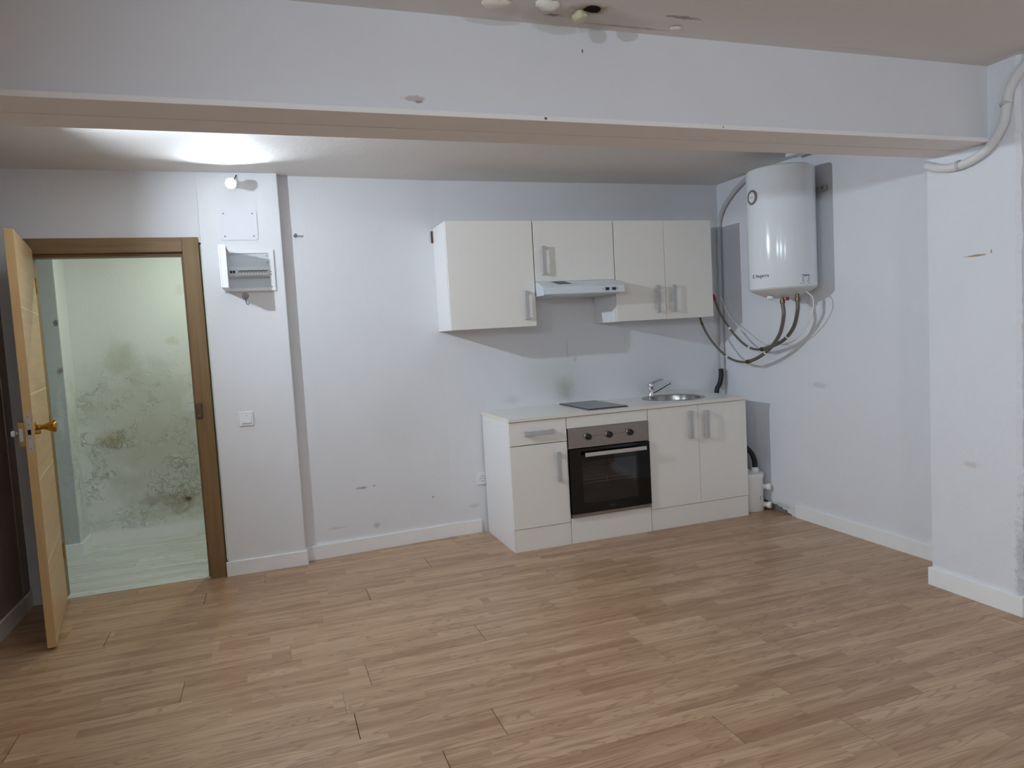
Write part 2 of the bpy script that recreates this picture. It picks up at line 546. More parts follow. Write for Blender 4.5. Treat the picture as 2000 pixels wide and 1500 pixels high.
def prism(name, poly, axis, a, b, mat, parent=None, base=None, label=None, bevel=0.0):
    """Extrude a 2D outline along an axis from a to b. poly gives the other two coordinates in xyz order."""
    bm = bmesh.new()
    def mk(p, v):
        c = list(p); c.insert('xyz'.index(axis), v); return Vector(c)
    va = [bm.verts.new(mk(p, a)) for p in poly]
    vb = [bm.verts.new(mk(p, b)) for p in poly]
    bm.faces.new(va); bm.faces.new(vb)
    n = len(poly)
    for i in range(n):
        bm.faces.new((va[i], va[(i + 1) % n], vb[(i + 1) % n], vb[i]))
    if bevel:
        bmesh.ops.bevel(bm, geom=list(bm.edges), offset=bevel, segments=2, affect='EDGES', profile=.5)
    return finish(name, bm, mat, parent, False, base, label)

def text_bm(body, size, depth=0.0006):
    cu = bpy.data.curves.new('lettering', 'FONT')
    cu.body = body; cu.size = size; cu.align_x = 'CENTER'; cu.align_y = 'CENTER'; cu.extrude = depth
    cu.resolution_u = 3
    ob = bpy.data.objects.new('lettering', cu)
    COL.objects.link(ob)
    bpy.context.view_layer.update()
    me = bpy.data.meshes.new_from_object(ob)
    bm = bmesh.new(); bm.from_mesh(me)
    bpy.data.objects.remove(ob); bpy.data.curves.remove(cu); bpy.data.meshes.remove(me)
    return bm

# ================================================================== THE ROOM
# ---- floor: laminate boards laid along x, joints left open a hair
floor = box('floor', (LX - .1, REAR, -.12), (2.4, -.105, -.008), 'gap')
tag(floor, 'oak laminate floor of long boards', None, kind='structure')
SEAMS = {0: -0.55, 2: -0.975, 6: -0.553, 7: -1.106, 9: -1.2, 10: -0.711, 11: -0.946, 12: 0.0, 13: 0.387}
BL = 1.295
G = 0.0006
row = -2
while True:
    y1 = ROW0 - ROWH * row
    y0 = y1 - ROWH
    if y1 < -5.3:
        break
    ph = SEAMS.get(row, random.uniform(0, BL) - .7)
    k0 = math.floor((LX - ph) / BL)
    x = ph + k0 * BL
    xr = 2.3 if y0 < PILY1 else XR
    while x < xr:
        xa, xb = max(x, LX), min(x + BL, xr)
        g2 = .0015 if (row in SEAMS and random.random() < .75) or random.random() < .25 else G * .7
        segs = [(xa, xb, min(y1, 0.0))]
        if y1 > -.108:                                  # the rows that end in the doorway or run behind the column
            segs = [(xa, min(xb, COLX1), -.108), (max(xa, COLX1), xb, min(y1, 0.0))]
        for sa, sb, ya in segs:
            if sb - sa > .03 and ya - y0 > .02:
                bm = bmesh.new()
                add_box(bm, (sa + g2, y0 + G * .6, -.008), (sb - g2, ya - G * .6, 0.0))
                finish('board', bm, 'floor', floor)
        x += BL
    row += 1
box('far_boards', (LX, REAR, -.008), (2.3, ROW0 - ROWH * row - .0005, 0.0), 'floor', floor)
# sub floor strip under the boards that reach the kitchen wall
box('subfloor', (COLX1 - .05, -.12, -.12), (2.4, .1, -.008), 'gap', floor)

hall_floor = box('hall_floor', (-3.6, -.10, -.12), (-.5, 1.3, -.009), 'gap')
tag(hall_floor, 'pale grey laminate floor of the hallway', None, kind='structure')
for r in range(8):
    ya, yb = -.098 + r * .19, -.098 + (r + 1) * .19
    x = -3.6 - random.uniform(0, 1.2)
    xe = -1.76 if ya < .1 else -.5
    while x < xe:
        xa, xb = max(x, -3.6), min(x + 1.29, xe)
        if xb - xa > .05:
            box('board', (xa + .0006, ya + .0006, -.008), (xb - .0006, yb - .0006, 0), 'hall_floor', hall_floor)
        x += 1.29

# ---- ceiling
tag(box('ceiling', (LX - .2, REAR - .2, CH), (2.6, 1.4, CH + .12), 'ceiling'), 'flat white ceiling with damp patches by the beam', None, kind='structure')

# ---- kitchen wall (a little out of square at its left end)
bm = bmesh.new()
xs = [COLX1 - .02, -.9, -.55, -.25, 2.3]
ys = [-.062, -.040, -.018, 0, 0]
fr0 = [bm.verts.new((x, y, -.01)) for x, y in zip(xs, ys)]
fr1 = [bm.verts.new((x, y, CH)) for x, y in zip(xs, ys)]
bk0 = [bm.verts.new((x, .12, -.01)) for x in xs]
bk1 = [bm.verts.new((x, .12, CH)) for x in xs]
for i in range(4):
    bm.faces.new((fr0[i], fr0[i + 1], fr1[i + 1], fr1[i]))
    bm.faces.new((bk0[i], bk0[i + 1], bk1[i + 1], bk1[i]))
    bm.faces.new((fr1[i], fr1[i + 1], bk1[i + 1], bk1[i]))
    bm.faces.new((fr0[i], fr0[i + 1], bk0[i + 1], bk0[i]))
bm.faces.new((fr0[0], fr1[0], bk1[0], bk0[0])); bm.faces.new((fr0[-1], fr1[-1], bk1[-1], bk0[-1]))
tag(finish('wall_back', bm, 'wall_back'), 'white kitchen wall with stains and scuffs', None, kind='structure')

# ---- column beside the doorway
tag(box('wall_column', (COLX0, COLY, -.01), (COLX1, .12, CH), 'wall', bevel=.006), 'white column beside the doorway', None, kind='structure')

# ---- wall with the doorway
FX0, FX1, FZ = -2.70, -1.7465, 2.0916
bm = bmesh.new()
add_box(bm, (LX - .1, DY, -.01), (FX0 + .03, -.02, CH))
add_box(bm, (FX0 + .03, DY, FZ - .03), (COLX0, -.02, CH))
tag(finish('wall_door', bm, 'wall'), 'white wall with the doorway', None, kind='structure')
fr = thing('trim_1', 'brown wooden door frame', None, (-2.2, DY, 0), kind='structure')
box('frame_post', (FX0, DY - .012, 0), (-2.628, -.005, FZ), 'frame', fr, .003)
box('frame_post', (-1.838, DY - .012, 0), (FX1, -.005, FZ), 'frame', fr, .003)
box('frame_head', (-2.628, DY - .012, 2.006), (-1.838, -.005, FZ), 'frame_h', fr, .003)
box('rebate_strip', (-2.628, DY + .032, 1.988), (-1.838, -.005, 2.006), 'frame_h', fr, .002)
box('rebate_strip', (-1.852, DY + .032, 0), (-1.838, -.005, 1.988), 'frame', fr, .002)
sp = box('strike_box', (-1.842, DY - .030, 1.002), (-1.806, DY - .0118, 1.092), 'bronze', fr, .003, label='brown metal strike box on the door frame')
for z in (1.018, 1.076):
    lathe('screw', [(0, 0), (.004, 0), (.004, .002), (0, .002)], (-1.824, DY - .030, z), (0, -1, 0), 'screwgrey', sp, 10)

# ---- side walls
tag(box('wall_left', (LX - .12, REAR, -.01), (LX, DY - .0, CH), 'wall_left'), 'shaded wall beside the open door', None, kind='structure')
tag(box('wall_rear', (LX - .1, REAR - .12, -.01), (2.5, REAR, CH), 'wall'), 'white wall at the far end of the room', None, kind='structure')
tag(box('wall_front_right', (2.3, REAR, -.01), (2.42, PILY1 + .05, CH), 'wall'), 'white side wall of the front room', None, kind='structure')
# right wall, plaster broken away at the foot near the corner
poly = [(.0, 0.06), (-.40, .062), (-.50, .060), (-.545, .052), (-.565, .046), (-.60, .050), (-.615, .038), (-.650, .040), (-.668, .026),
        (-.70, .030), (-.712, .012), (-.745, .010), (-.765, -.01), (PILY0 - .05, -.01), (PILY0 - .05, CH), (.0, CH)]
wr = prism('wall_right', poly, 'x', XR, XR + .012, 'wall_right')
tag(wr, 'white right-hand wall of the kitchen with broken plaster', None, kind='structure')
box('bare_concrete', (XR + .012, PILY0 - .05, -.01), (XR + .15, .0, CH), 'concrete', wr)
# pillar carrying the beam, front arris chipped
bm = bmesh.new()
N = 150
c0 = []; c1 = []; c2 = []; c3 = []
for i in range(N + 1):
    z = -.01 + (CH + .01) * i / N
    j = mnoise.noise(Vector((0, 3.1, z * 9))) * .007 + mnoise.noise(Vector((5, 1, z * 37))) * .005
    jx = abs(mnoise.noise(Vector((9, 4, z * 23)))) * .006
    b = mnoise.noise(Vector((2, 8, z * 14))) * .0015
    c0.append(bm.verts.new((XP, PILY0 + b, z)))
    c1.append(bm.verts.new((XP, PILY1 + .018 + j * 1.3, z)))
    c2.append(bm.verts.new((XP + .012 + jx, PILY1 + j, z)))
    c3.append(bm.verts.new((2.32, PILY1, z)))
for i in range(N):
    for a, b in ((c0, c1), (c1, c2), (c2, c3)):
        bm.faces.new((a[i], b[i], b[i + 1], a[i + 1]))
e0 = bm.verts.new((2.32, PILY0, -.01)); e1 = bm.verts.new((2.32, PILY0, CH))
bm.faces.new([e0, e1] + [c0[i] for i in range(N, -1, -1)])
bm.faces.new([e0, e1] + [c3[i] for i in range(N, -1, -1)])
bm.faces.new((c0[0], c1[0], c2[0], c3[0], e0)); bm.faces.new((c0[N], c1[N], c2[N], c3[N], e1))
tag(finish('wall_pillar', bm, 'pillar'), 'white plastered pillar under the beam', None, kind='structure')

# ---- beam with its boarded soffit
bm = bmesh.new()
add_box(bm, (LX, -2.458, BZ + .0186), (XP + .05, -2.352, BZ + .08))
add_box(bm, (LX, -2.314, BZ + .0186), (XP + .05, -2.20, BZ + .08))
add_box(bm, (LX, -2.458, BZ + .08), (XP + .05, -2.20, CH))
tag(finish('wall_beam', bm, 'beam'), 'white downstand beam across the ceiling', None, kind='structure')
t2 = thing('trim_2', 'boards under the beam with a narrow gap between them', None, (-.5, -2.33, BZ), kind='structure')
box('soffit_board', (LX, -2.489, BZ), (XP, -2.3365, BZ + .0185), 'soffit', t2, .002)
box('soffit_board', (LX, -2.3290, BZ), (XP, -2.196, BZ + .0185), 'soffit', t2, .002)

# ---- hallway behind the door
tag(box('wall_hall', (-3.6, 1.16, -.01), (-.5, 1.3, CH), 'hall_wall'), 'damp stained hallway wall with peeling paint', None, kind='structure')
tag(box('wall_hall_pier', (-3.6, .89, -.01), (-2.76, 1.17, CH), 'hall_pier', bevel=.004), 'grey chipped plaster pier in the hallway', None, kind='structure')
tag(box('wall_hall_return', (-2.7605, .8905, 0), (-2.757, 1.1605, CH - .001), 'hall_wall'), 'narrow white return wall in the hallway', None, kind='structure')
tag(box('wall_hall_left', (-3.72, -.2, -.01), (-3.6, 1.3, CH), 'hall_wall'), 'left end wall of the hallway', None, kind='structure')
tag(box('wall_hall_right', (-.5, .1, -.01), (-.4, 1.3, CH), 'wall'), 'right end wall of the hallway', None, kind='structure')
tag(box('wall_hall_near', (-3.6, -.12, -.01), (LX - .1, -.02, CH), 'wall'), 'near wall of the hallway', None, kind='structure')

# ---- baseboards
BBH, BBT = .092, .014
def baseboard(name, poly, label, z1=BBH, mat='skirting'):
    bm = bmesh.new()
    va = [bm.verts.new((x, y, 0.0005)) for x, y in poly]
    vb = [bm.verts.new((x, y, z1)) for x, y in poly]
    bm.faces.new(va); top = bm.faces.new(vb)
    n = len(poly)
    for i in range(n):
        bm.faces.new((va[i], va[(i + 1) % n], vb[(i + 1) % n], vb[i]))
    bmesh.ops.bevel(bm, geom=list(top.edges), offset=.003, segments=2, affect='EDGES', profile=.5)
    return tag(finish(name, bm, mat), label, None, kind='structure')
def yb(x):
    for i in range(4):
        if xs[i] <= x <= xs[i + 1]:
            return ys[i] + (ys[i + 1] - ys[i]) * (x - xs[i]) / (xs[i + 1] - xs[i])
baseboard('baseboard_back', [(x, yb(x) - BBT - .010 * max(0, -x - .55)) for x in (-1.262, -.9, -.55, -.25, -.045)] + [(x, yb(x)) for x in (-.045, -.25, -.55, -.9, -1.262)], 'white baseboard along the kitchen wall')
baseboard('baseboard_column', [(COLX0 - .010, COLY - BBT), (COLX1 + .010, COLY - BBT), (COLX1 + .010, -.085), (COLX1, -.085), (COLX1, COLY), (COLX0 - .010, COLY)], 'white baseboard round the column')
baseboard('baseboard_right', [(XR - BBT, -.805), (XR, -.805), (XR, PILY0), (XR - BBT, PILY0)], 'white baseboard along the right wall')
baseboard('baseboard_pillar', [(XP - BBT, PILY0 + BBT), (XP + .2, PILY0 + BBT), (XP + .2, PILY0), (XP, PILY0), (XP, PILY1), (2.3, PILY1), (2.3, PILY1 - BBT), (XP - BBT, PILY1 - BBT)], 'white baseboard round the pillar')
baseboard('baseboard_left', [(LX, DY), (LX + BBT, DY), (LX + BBT, REAR), (LX, REAR)], 'white baseboard along the shaded wall')
baseboard('baseboard_door', [(LX + BBT, DY), (FX0, DY), (FX0, DY - BBT), (LX + BBT, DY - BBT)], 'short white baseboard behind the door')
baseboard('baseboard_hall', [(-2.757, 1.16), (-2.0, 1.16), (-.5, 1.16), (-.5, 1.146), (-2.743, 1.146), (-2.743, .876), (-3.6, .876), (-3.6, .89), (-2.757, .89)], 'white baseboard of the hallway')

# ================================================================== DOOR
HX, HY, HA = -2.6136, -0.117, 0.1648
door = thing('door_1', 'light oak door standing open into the room', None, (0, 0, 0), kind='structure')
DW, DT = .790, .038
leaf = box('door_leaf', (-DT, -DW, .010), (0, -.024, 2.029), ['door'], door, .0015)
leaf.data.materials.append(M['door_edge'])
for p in leaf.data.polygons:
    if p.normal.y < -.9:
        p.material_index = 1
for z in (.42, .83, 1.245, 1.66):
    box('inlay_strip', (-.0002, -DW + .002, z), (.0006, -.03, z + .006), 'inlay', leaf)
# lock plate in the free edge
pl = box('lock_faceplate', (-.029, -DW - .0015, .975), (-.009, -DW + .001, 1.155), 'zinc', door, .001, label='zinc lock faceplate in the door edge')
box('latch_hole', (-.026, -DW - .002, 1.055), (-.012, -DW - .0014, 1.080), 'gap', pl)
for z in (.988, 1.040, 1.105, 1.142):
    lathe('screw', [(0, 0), (.003, 0), (.003, .001), (0, .001)], (-.019, -DW - .0014, z), (0, -1, 0), 'screwgrey', pl, 10)
# brass knob on the room face
kn = lathe('door_knob', [(0, 0), (.030, 0), (.030, .004), (.022, .008), (.013, .012), (.012, .032), (.016, .044), (.024, .060), (.030, .072), (.031, .080), (.027, .087), (.012, .090), (0, .090)],
           (.0005, -DW + .062, 1.082), (1, 0, 0), 'brass', door, 28, label='flared brass door knob')
lathe('key_cylinder', [(0, 0), (.010, 0), (.010, .022), (.006, .024), (0, .024)], (.0005, -DW + .030, 1.062), (1, 0, 0), 'brass', door, 18)
# rim lock on the hidden face, with a white turn knob
rl = box('rim_lock', (-DT - .026, -DW - .004, 1.000), (-DT - .0003, -DW + .085, 1.118), 'oldbrass', door, .003, label='brass rim lock on the back of the door')
box('bolt_cover', (-DT - .022, -DW - .010, 1.025), (-DT - .006, -DW - .004, 1.090), 'zinc', rl, .002)
lathe('turn_knob', [(0, 0), (.006, 0), (.006, .012), (.015, .016), (.016, .026), (.012, .032), (0, .033)], (-DT - .026, -DW + .035, 1.064), (-1, 0, 0), 'whiteplastic', rl, 18, label='white plastic turn knob')
for z in (.25, 1.0, 1.78):
    lathe('hinge', [(0, 0), (.007, 0), (.007, .09), (0, .09)], (.004, -.018, z), (0, 0, 1), 'oldbrass', door, 12)
door.location = (HX, HY, 0)
door.rotation_euler = (0, 0, HA)

# ================================================================== LAMPS
def bulb(name, tip_dir, centre, glow, label, group, cable_from=None, wall_at=None, recess=.010):
    """LED reflector bulb: a slightly domed bright lens set back inside the rim of the body; centre is the lens."""
    d = Vector(tip_dir).normalized()
    c = Vector(centre)
    t = thing(name, label, 'light bulb', tuple(c), group)
    r = .030
    lathe('lens', [(r - .0025, 0), (r * .7, .0012), (r * .35, .002), (0, .0024)], c, d, glow, t, 20, cap=False)
    lathe('bulb_body', [(r - .0022, -.001), (r - .0015, recess - .001), (r, recess), (r + .001, recess - .002), (r + .0005, -.010), (.026, -.028), (.019, -.046), (.0145, -.054), (0, -.054)], c, d, 'bulbbody', t, 28, cap=False)
    lathe('lamp_holder', [(0, -.054), (.020, -.054), (.021, -.088), (.014, -.096), (0, -.096)], c, d, 'blackplastic' if cable_from else 'whiteplastic', t, 20)
    if cable_from:
        tube('cable', [c - d * .096, Vector(cable_from)], .003, 'blackcable', t, 8, straight=True)
    if wall_at:
        w = Vector(wall_at)
        tube('cable', [c - d * .096, (c - d * .11 + w) / 2 + Vector((.004, 0, .012)), w], .003, 'blackcable', t, 8)
    return t
bulb('light_bulb', (-.06, -.97, -.16), (-1.530, -.275, 2.382), 'glow_column', 'lit bare bulb sticking out from the top of the column', None, None, (-1.500, COLY, 2.462), recess=.014)
for i, (x, y, z, lb) in enumerate(((-2.43, -1.46, 2.20, 'bare bulb on a bracket of the shaded wall, nearest to the open door'),
                                   (-2.47, -4.15, 2.05, 'bare bulb on a bracket of the shaded wall, next one in front of the beam'),
                                   (-2.40, -5.60, 2.07, 'bare bulb on a bracket of the shaded wall, third from the door'),
                                   (-2.40, -8.40, 2.07, 'bare bulb on a bracket of the shaded wall, nearest to the far end wall'))):
    t = bulb('wall_bulb', (1, 0, -.12), (x, y, z), 'glow_wall_%d' % i, lb, 'wall bulbs along the shaded wall', recess=.010 if i else .013)
    e = Vector((x, y, z)) - Vector((1, 0, -.12)).normalized() * .096
    tube('bracket_arm', [e, e + Vector((-.06, 0, .012)), Vector((LX + .01, y, z + .03))], .006, 'whiteplastic', t, 10)
    lathe('wall_rose', [(0, 0), (.035, 0), (.033, .010), (0, .012)], (LX, y, z + .03), (1, 0, 0), 'whiteplastic', t, 20)
bulb('hall_bulb', (-.25, .12, -1), (-1.75, .42, 2.32), 'glow_hall', 'bulb hanging in the hallway', None, (-1.72, .40, CH), recess=.003)

# ================================================================== COLUMN FITTINGS
cp = thing('blank_cover_plate', 'flat white square cover plate with four corner screws on the column', 'cover plate', (-1.507, COLY, 2.16))
bm = bmesh.new()
def rounded(x0, x1, z0, z1, r, n=5):
    pts = []
    for cx, cz, a0 in ((x1 - r, z1 - r, 0), (x0 + r, z1 - r, 90), (x0 + r, z0 + r, 180), (x1 - r, z0 + r, 270)):
        for i in range(n + 1):
            a = math.radians(a0 + 90 * i / n)
            pts.append((cx + r * math.cos(a), cz + r * math.sin(a)))
    return pts
bm.free()
prism('plate', rounded(-1.617, -1.402, 2.070, 2.252, .014), 'y', COLY - .005, COLY + .001, 'platepaint', cp, bevel=.0012)
for x in (-1.592, -1.427):
    for z in (2.093, 2.230):
        lathe('screw', [(0, 0), (.0045, 0), (.0045, .001), (0, .001)], (x, COLY - .005, z), (0, -1, 0), 'screwgrey', cp, 10)

bx = thing('breaker_box', 'white breaker box with its cover swung open on the column', 'breaker box', (-1.47, COLY, 1.88))
X0, X1, Z0, Z1 = -1.622, -1.322, 1.757, 2.008
bm = bmesh.new()
add_box(bm, (X0, COLY - .012, Z0), (X0 + .030, COLY - .0002, Z1))
add_box(bm, (X1 - .030, COLY - .012, Z0), (X1, COLY - .0002, Z1))
add_box(bm, (X0 + .03, COLY - .012, Z1 - .020), (X1 - .03, COLY - .0002, Z1))
add_box(bm, (X0 + .03, COLY - .012, Z0), (X1 - .03, COLY - .0002, Z0 + .020))
finish('box_frame', bm, 'whiteplastic', bx)
box('upper_panel', (X0 + .031, COLY - .003, 1.905), (X1 - .031, COLY - .0002, Z1 - .021), 'greyplastic', bx)
box('lower_panel', (X0 + .031, COLY - .003, Z0 + .021), (X1 - .031, COLY - .0002, 1.835), 'greyplastic', bx)
prism('breaker_cowl', [(COLY - .003, 1.905), (COLY - .022, 1.893), (COLY - .022, 1.846), (COLY - .003, 1.836)], 'x', X0 + .032, X1 - .032, 'greyplastic', bx)
for i in range(13):
    x = X0 + .040 + i * .0170
    if i == 2:
        continue
    b = box('breaker', (x, COLY - .030, 1.852), (x + .0155, COLY - .0222, 1.888), 'whiteplastic', bx, .001)
    box('breaker_slot', (x + .001, COLY - .0306, 1.868), (x + .0145, COLY - .0300, 1.883), 'darkprint', b)
    box('toggle', (x + .004, COLY - .037, 1.866), (x + .0115, COLY - .0306, 1.876), 'whiteplastic' if i > 1 else 'darkprint', b, .001)
for x, z in ((X1 - .040, 1.972), (X1 - .040, 1.930), (X1 - .022, 1.873), (X1 - .022, 1.857), (X1 - .022, 1.780)):
    lathe('screw', [(0, 0), (.004, 0), (.004, .0012), (0, .0012)], (x, COLY - .0121 if x > X1 - .03 else COLY - .003, z), (0, -1, 0), 'screwgrey', bx, 10)
# cover: hinged at the left edge, standing out from the wall
bm = bmesh.new()
add_box(bm, (-.004, -.288, -.122), (.004, 0, .122), .003)
add_box(bm, (.004, -.286, .112), (.036, -.004, .122), .002)
add_box(bm, (.004, -.286, -.122), (.036, -.004, -.112), .002)
add_box(bm, (.004, -.288, -.122), (.036, -.280, .122), .002)
mx = Matrix.Translation((X0 + .008, COLY - .014, 1.882)) @ Matrix.Rotation(math.radians(-1), 4, 'Z')
bmesh.ops.transform(bm, matrix=mx, verts=bm.verts)
finish('cover', bm, 'whiteplastic', bx, label='white cover standing open')

hk = thing('wall_hook', 'small grey flower-shaped hook under the breaker box', 'hook', (-1.503, COLY, 1.725))
bm = bmesh.new()
for i in range(6):
    a = i * math.pi / 3
    add_lathe(bm, [(0, 0), (.010, 0), (.010, .003), (0, .004)], 12, axis_matrix((-1.503 + .012 * math.cos(a), COLY - .0002, 1.730 + .012 * math.sin(a)), (0, -1, 0)))
add_lathe(bm, [(0, 0), (.010, 0), (.010, .005), (0, .006)], 12, axis_matrix((-1.503, COLY - .0002, 1.730), (0, -1, 0)))
finish('flower_plate', bm, 'hookgrey', hk, True)
tube('hook_wire', [(-1.503, COLY - .004, 1.722), (-1.503, COLY - .006, 1.690), (-1.498, COLY - .012, 1.678), (-1.489, COLY - .018, 1.678), (-1.484, COLY - .020, 1.688)], .0022, 'screwgrey', hk, 8)

sw = thing('light_switch', 'square white light switch low on the column', 'light switch', (-1.558, COLY, .973))
box('switch_plate', (-1.601, COLY - .009, .928), (-1.516, COLY - .0002, 1.017), 'whiteplastic', sw, .004)
rk = prism('rocker', [(COLY - .0088, .945), (COLY - .016, .946), (COLY - .011, 1.000), (COLY - .0088, 1.000)], 'x', -1.585, -1.532, 'whiteplastic', sw)
lathe('indicator_mark', [(0, 0), (.003, 0), (.003, .0008), (0, .0008)], (-1.556, COLY - .0118, .992), (0, -1, 0), 'greyprint', rk, 10)

ws = thing('wall_screw', 'metal screw sticking out of the kitchen wall beside the column', 'screw', (-1.178, yb(-1.178), 2.105))
yy = yb(-1.178)
lathe('anchor', [(0, 0), (.012, 0), (.010, .006), (0, .006)], (-1.178, yy, 2.105), (0, -1, 0), 'screwgrey', ws, 12)
lathe('shank', [(0, 0), (.005, 0), (.005, .030), (.009, .032), (.009, .038), (0, .039)], (-1.178, yy - .006, 2.105), (0, -1, 0), 'screwgrey', ws, 12)

so = thing('power_socket', 'white power socket low on the wall by the base cabinet', 'socket', (-.026, 0, .388))
box('socket_plate', (-.062, -.011, .345), (.018, -.0002, .430), 'whiteplastic', so, .003)
lathe('socket_ring', [(.022, .0), (.022, .002), (.019, .002), (.019, -.0005), (.004, -.0007), (0, -.0007)], (-.020, -.011, .388), (0, -1, 0), 'greyplastic', so, 24, cap=False)
for dx in (-.0095, .0095):
    lathe('pin_hole', [(0, 0), (.0030, 0), (.0030, .0004), (0, .0004)], (-.020 + dx, -.0114, .388), (0, -1, 0), 'darkprint', so, 10)
for dz in (-.018, .018):
    box('earth_clip', (-.023, -.0135, .388 + dz - .002), (-.017, -.0118, .388 + dz + .002), 'screwgrey', so)

# ================================================================== BASE CABINETS
def bar_handle(parent, cx, fy, cz, length=.192, vertical=True):
    """Flat strap handle with two returned feet, standing off a front at y = fy."""
    h = length / 2
    if vertical:
        bm = bmesh.new()
        add_box(bm, (cx - .0145, fy - .031, cz - h), (cx + .0145, fy - .024, cz + h), .0015)
        add_box(bm, (cx - .0145, fy - .026, cz + h - .020), (cx + .0145, fy + .0002, cz + h - .001), .001)
        add_box(bm, (cx - .0145, fy - .026, cz - h + .001), (cx + .0145, fy + .0002, cz - h + .020), .001)
    else:
        bm = bmesh.new()
        add_box(bm, (cx - h, fy - .031, cz - .0145), (cx + h, fy - .024, cz + .0145), .0015)
        add_box(bm, (cx + h - .020, fy - .026, cz - .0145), (cx + h - .001, fy + .0002, cz + .0145), .001)
        add_box(bm, (cx - h + .001, fy - .026, cz - .0145), (cx - h + .020, fy + .0002, cz + .0145), .001)
    return finish('handle', bm, 'handle', parent, label='satin grey bar handle')

PL = .149                    # plinth height
DZ1 = WTH - .0265            # top of the fronts
BY = -.022                   # back of the carcasses
CB = FRY + .0185             # carcass front
def panel_carcass(t, x0, x1, z0, z1, by, fy, top=True):
    box('side_panel', (x0, fy, z0), (x0 + .016, by, z1), 'laminate_side', t, .0008)
    box('side_panel', (x1 - .016, fy, z0), (x1, by, z1), 'laminate_side', t, .0008)
    box('bottom_panel', (x0 + .016, fy, z0 if z0 > .5 else PL - .002), (x1 - .016, by, (z0 if z0 > .5 else PL - .002) + .016), 'laminate_side', t)
    box('back_panel', (x0 + .016, by - .004, z0 + .02), (x1 - .016, by, z1 - .002), 'laminate_side', t)
    if top:
        box('top_panel', (x0 + .016, fy, z1 - .016), (x1 - .016, by - .004, z1), 'laminate_side', t)

g = .0026
c1 = thing('base_cabinet', 'narrow white base cabinet with a drawer above a door', 'cabinet', (.2, -.3, 0))
panel_carcass(c1, .0, .3985, 0.0, WTH - .0235, BY, CB)
dr = box('drawer_front', (g, FRY, .690), (.4 - g, CB - .0005, DZ1), 'laminate', c1, .001)
bar_handle(dr, .201, FRY, .764, .200, False)
dn = box('door', (g, FRY, PL), (.4 - g, CB - .0005, .685), 'laminate', c1, .001)
bar_handle(dn, .325, FRY, .530)
box('plinth', (.0005, FRY + .004, 0.0), (.398, CB - .0005, PL - .003), 'laminate', c1, .0006)
for (yy, zz) in ((-.09, .80), (-.16, .80), (-.50, .81), (-.53, .74), (-.10, .30), (-.30, .13), (-.50, .12), (-.42, .81), (-.33, .80)):
    lathe('screw_hole', [(0, 0), (.0028, 0), (.0028, .0004), (0, .0004)], (.0002, yy, zz), (-1, 0, 0), 'greyprint', c1, 8)

c2 = thing('oven_cabinet', 'white base cabinet housing the built-in oven', 'cabinet', (.7, -.3, 0))
panel_carcass(c2, .4015, .9985, 0.0, WTH - .0235, BY, CB, False)
box('fascia', (.4 + g, FRY, .7665), (1.0 - g, CB - .0005, DZ1), 'laminate', c2, .001)
box('plinth', (.402, FRY + .001, 0.0), (.998, CB - .0005, .170), 'laminate', c2, .0006)

c3 = thing('sink_cabinet', 'wide white double-door base cabinet under the sink', 'cabinet', (1.4, -.3, 0))
panel_carcass(c3, 1.0015, 1.7985, 0.0, WTH - .0235, BY, CB, False)
d1 = box('door', (1.0 + g, FRY, PL), (1.4 - g * .6, CB - .0005, DZ1), 'laminate', c3, .001)
bar_handle(d1, 1.326, FRY, .708)
d2 = box('door', (1.4 + g * .6, FRY, PL), (1.8 - g, CB - .0005, DZ1), 'laminate', c3, .001)
bar_handle(d2, 1.456, FRY, .701)
box('plinth', (1.002, FRY + .004, 0.0), (1.796, CB - .0005, PL - .003), 'laminate', c3, .0006)

wt = thing('worktop', 'white worktop with cream edges over the base cabinets', 'worktop', (.9, -.3, WTH))
SC, SR = (1.40, -.275), .228       # sink centre and rim radius
BC, BR = (1.412, -.292), .178      # bowl
for xa, xb in ((-.002, .4), (.4, 1.0)):
    o = box('worktop_panel', (xa + .0006, FRY - .010, WTH - .0225), (xb - .0006, -.001, WTH), ['worktop'], wt, .0012)
    o.data.materials.append(M['worktop_edge'])
    for p in o.data.polygons:
        if p.normal.z < .8:
            p.material_index = 1
# third panel carries the round cut-out
bm = bmesh.new()
xa, xb, ya_, yb_ = 1.0006, 1.803, FRY - .010, -.001
outer = []
for i in range(32):
    a = 2 * math.pi * i / 32
    dx, dy = math.cos(a), math.sin(a)
    ts = []
    if dx > 1e-9: ts.append((xb - BC[0]) / dx)
    if dx < -1e-9: ts.append((xa - BC[0]) / dx)
    if dy > 1e-9: ts.append((yb_ - BC[1]) / dy)
    if dy < -1e-9: ts.append((ya_ - BC[1]) / dy)
    outer.append([BC[0] + dx * min(ts), BC[1] + dy * min(ts)])
for cx_, cy_ in ((xa, ya_), (xa, yb_), (xb, ya_), (xb, yb_)):     # snap the nearest ray to each corner
    k = min(range(32), key=lambda i: (outer[i][0] - cx_) ** 2 + (outer[i][1] - cy_) ** 2)
    outer[k] = [cx_, cy_]
inner = [(BC[0] + (BR + .004) * math.cos(2 * math.pi * i / 32), BC[1] + (BR + .004) * math.sin(2 * math.pi * i / 32)) for i in range(32)]
VO = [[bm.verts.new((x, y, z)) for x, y in outer] for z in (WTH, WTH - .0225)]
VI = [[bm.verts.new((x, y, z)) for x, y in inner] for z in (WTH, WTH - .0225)]
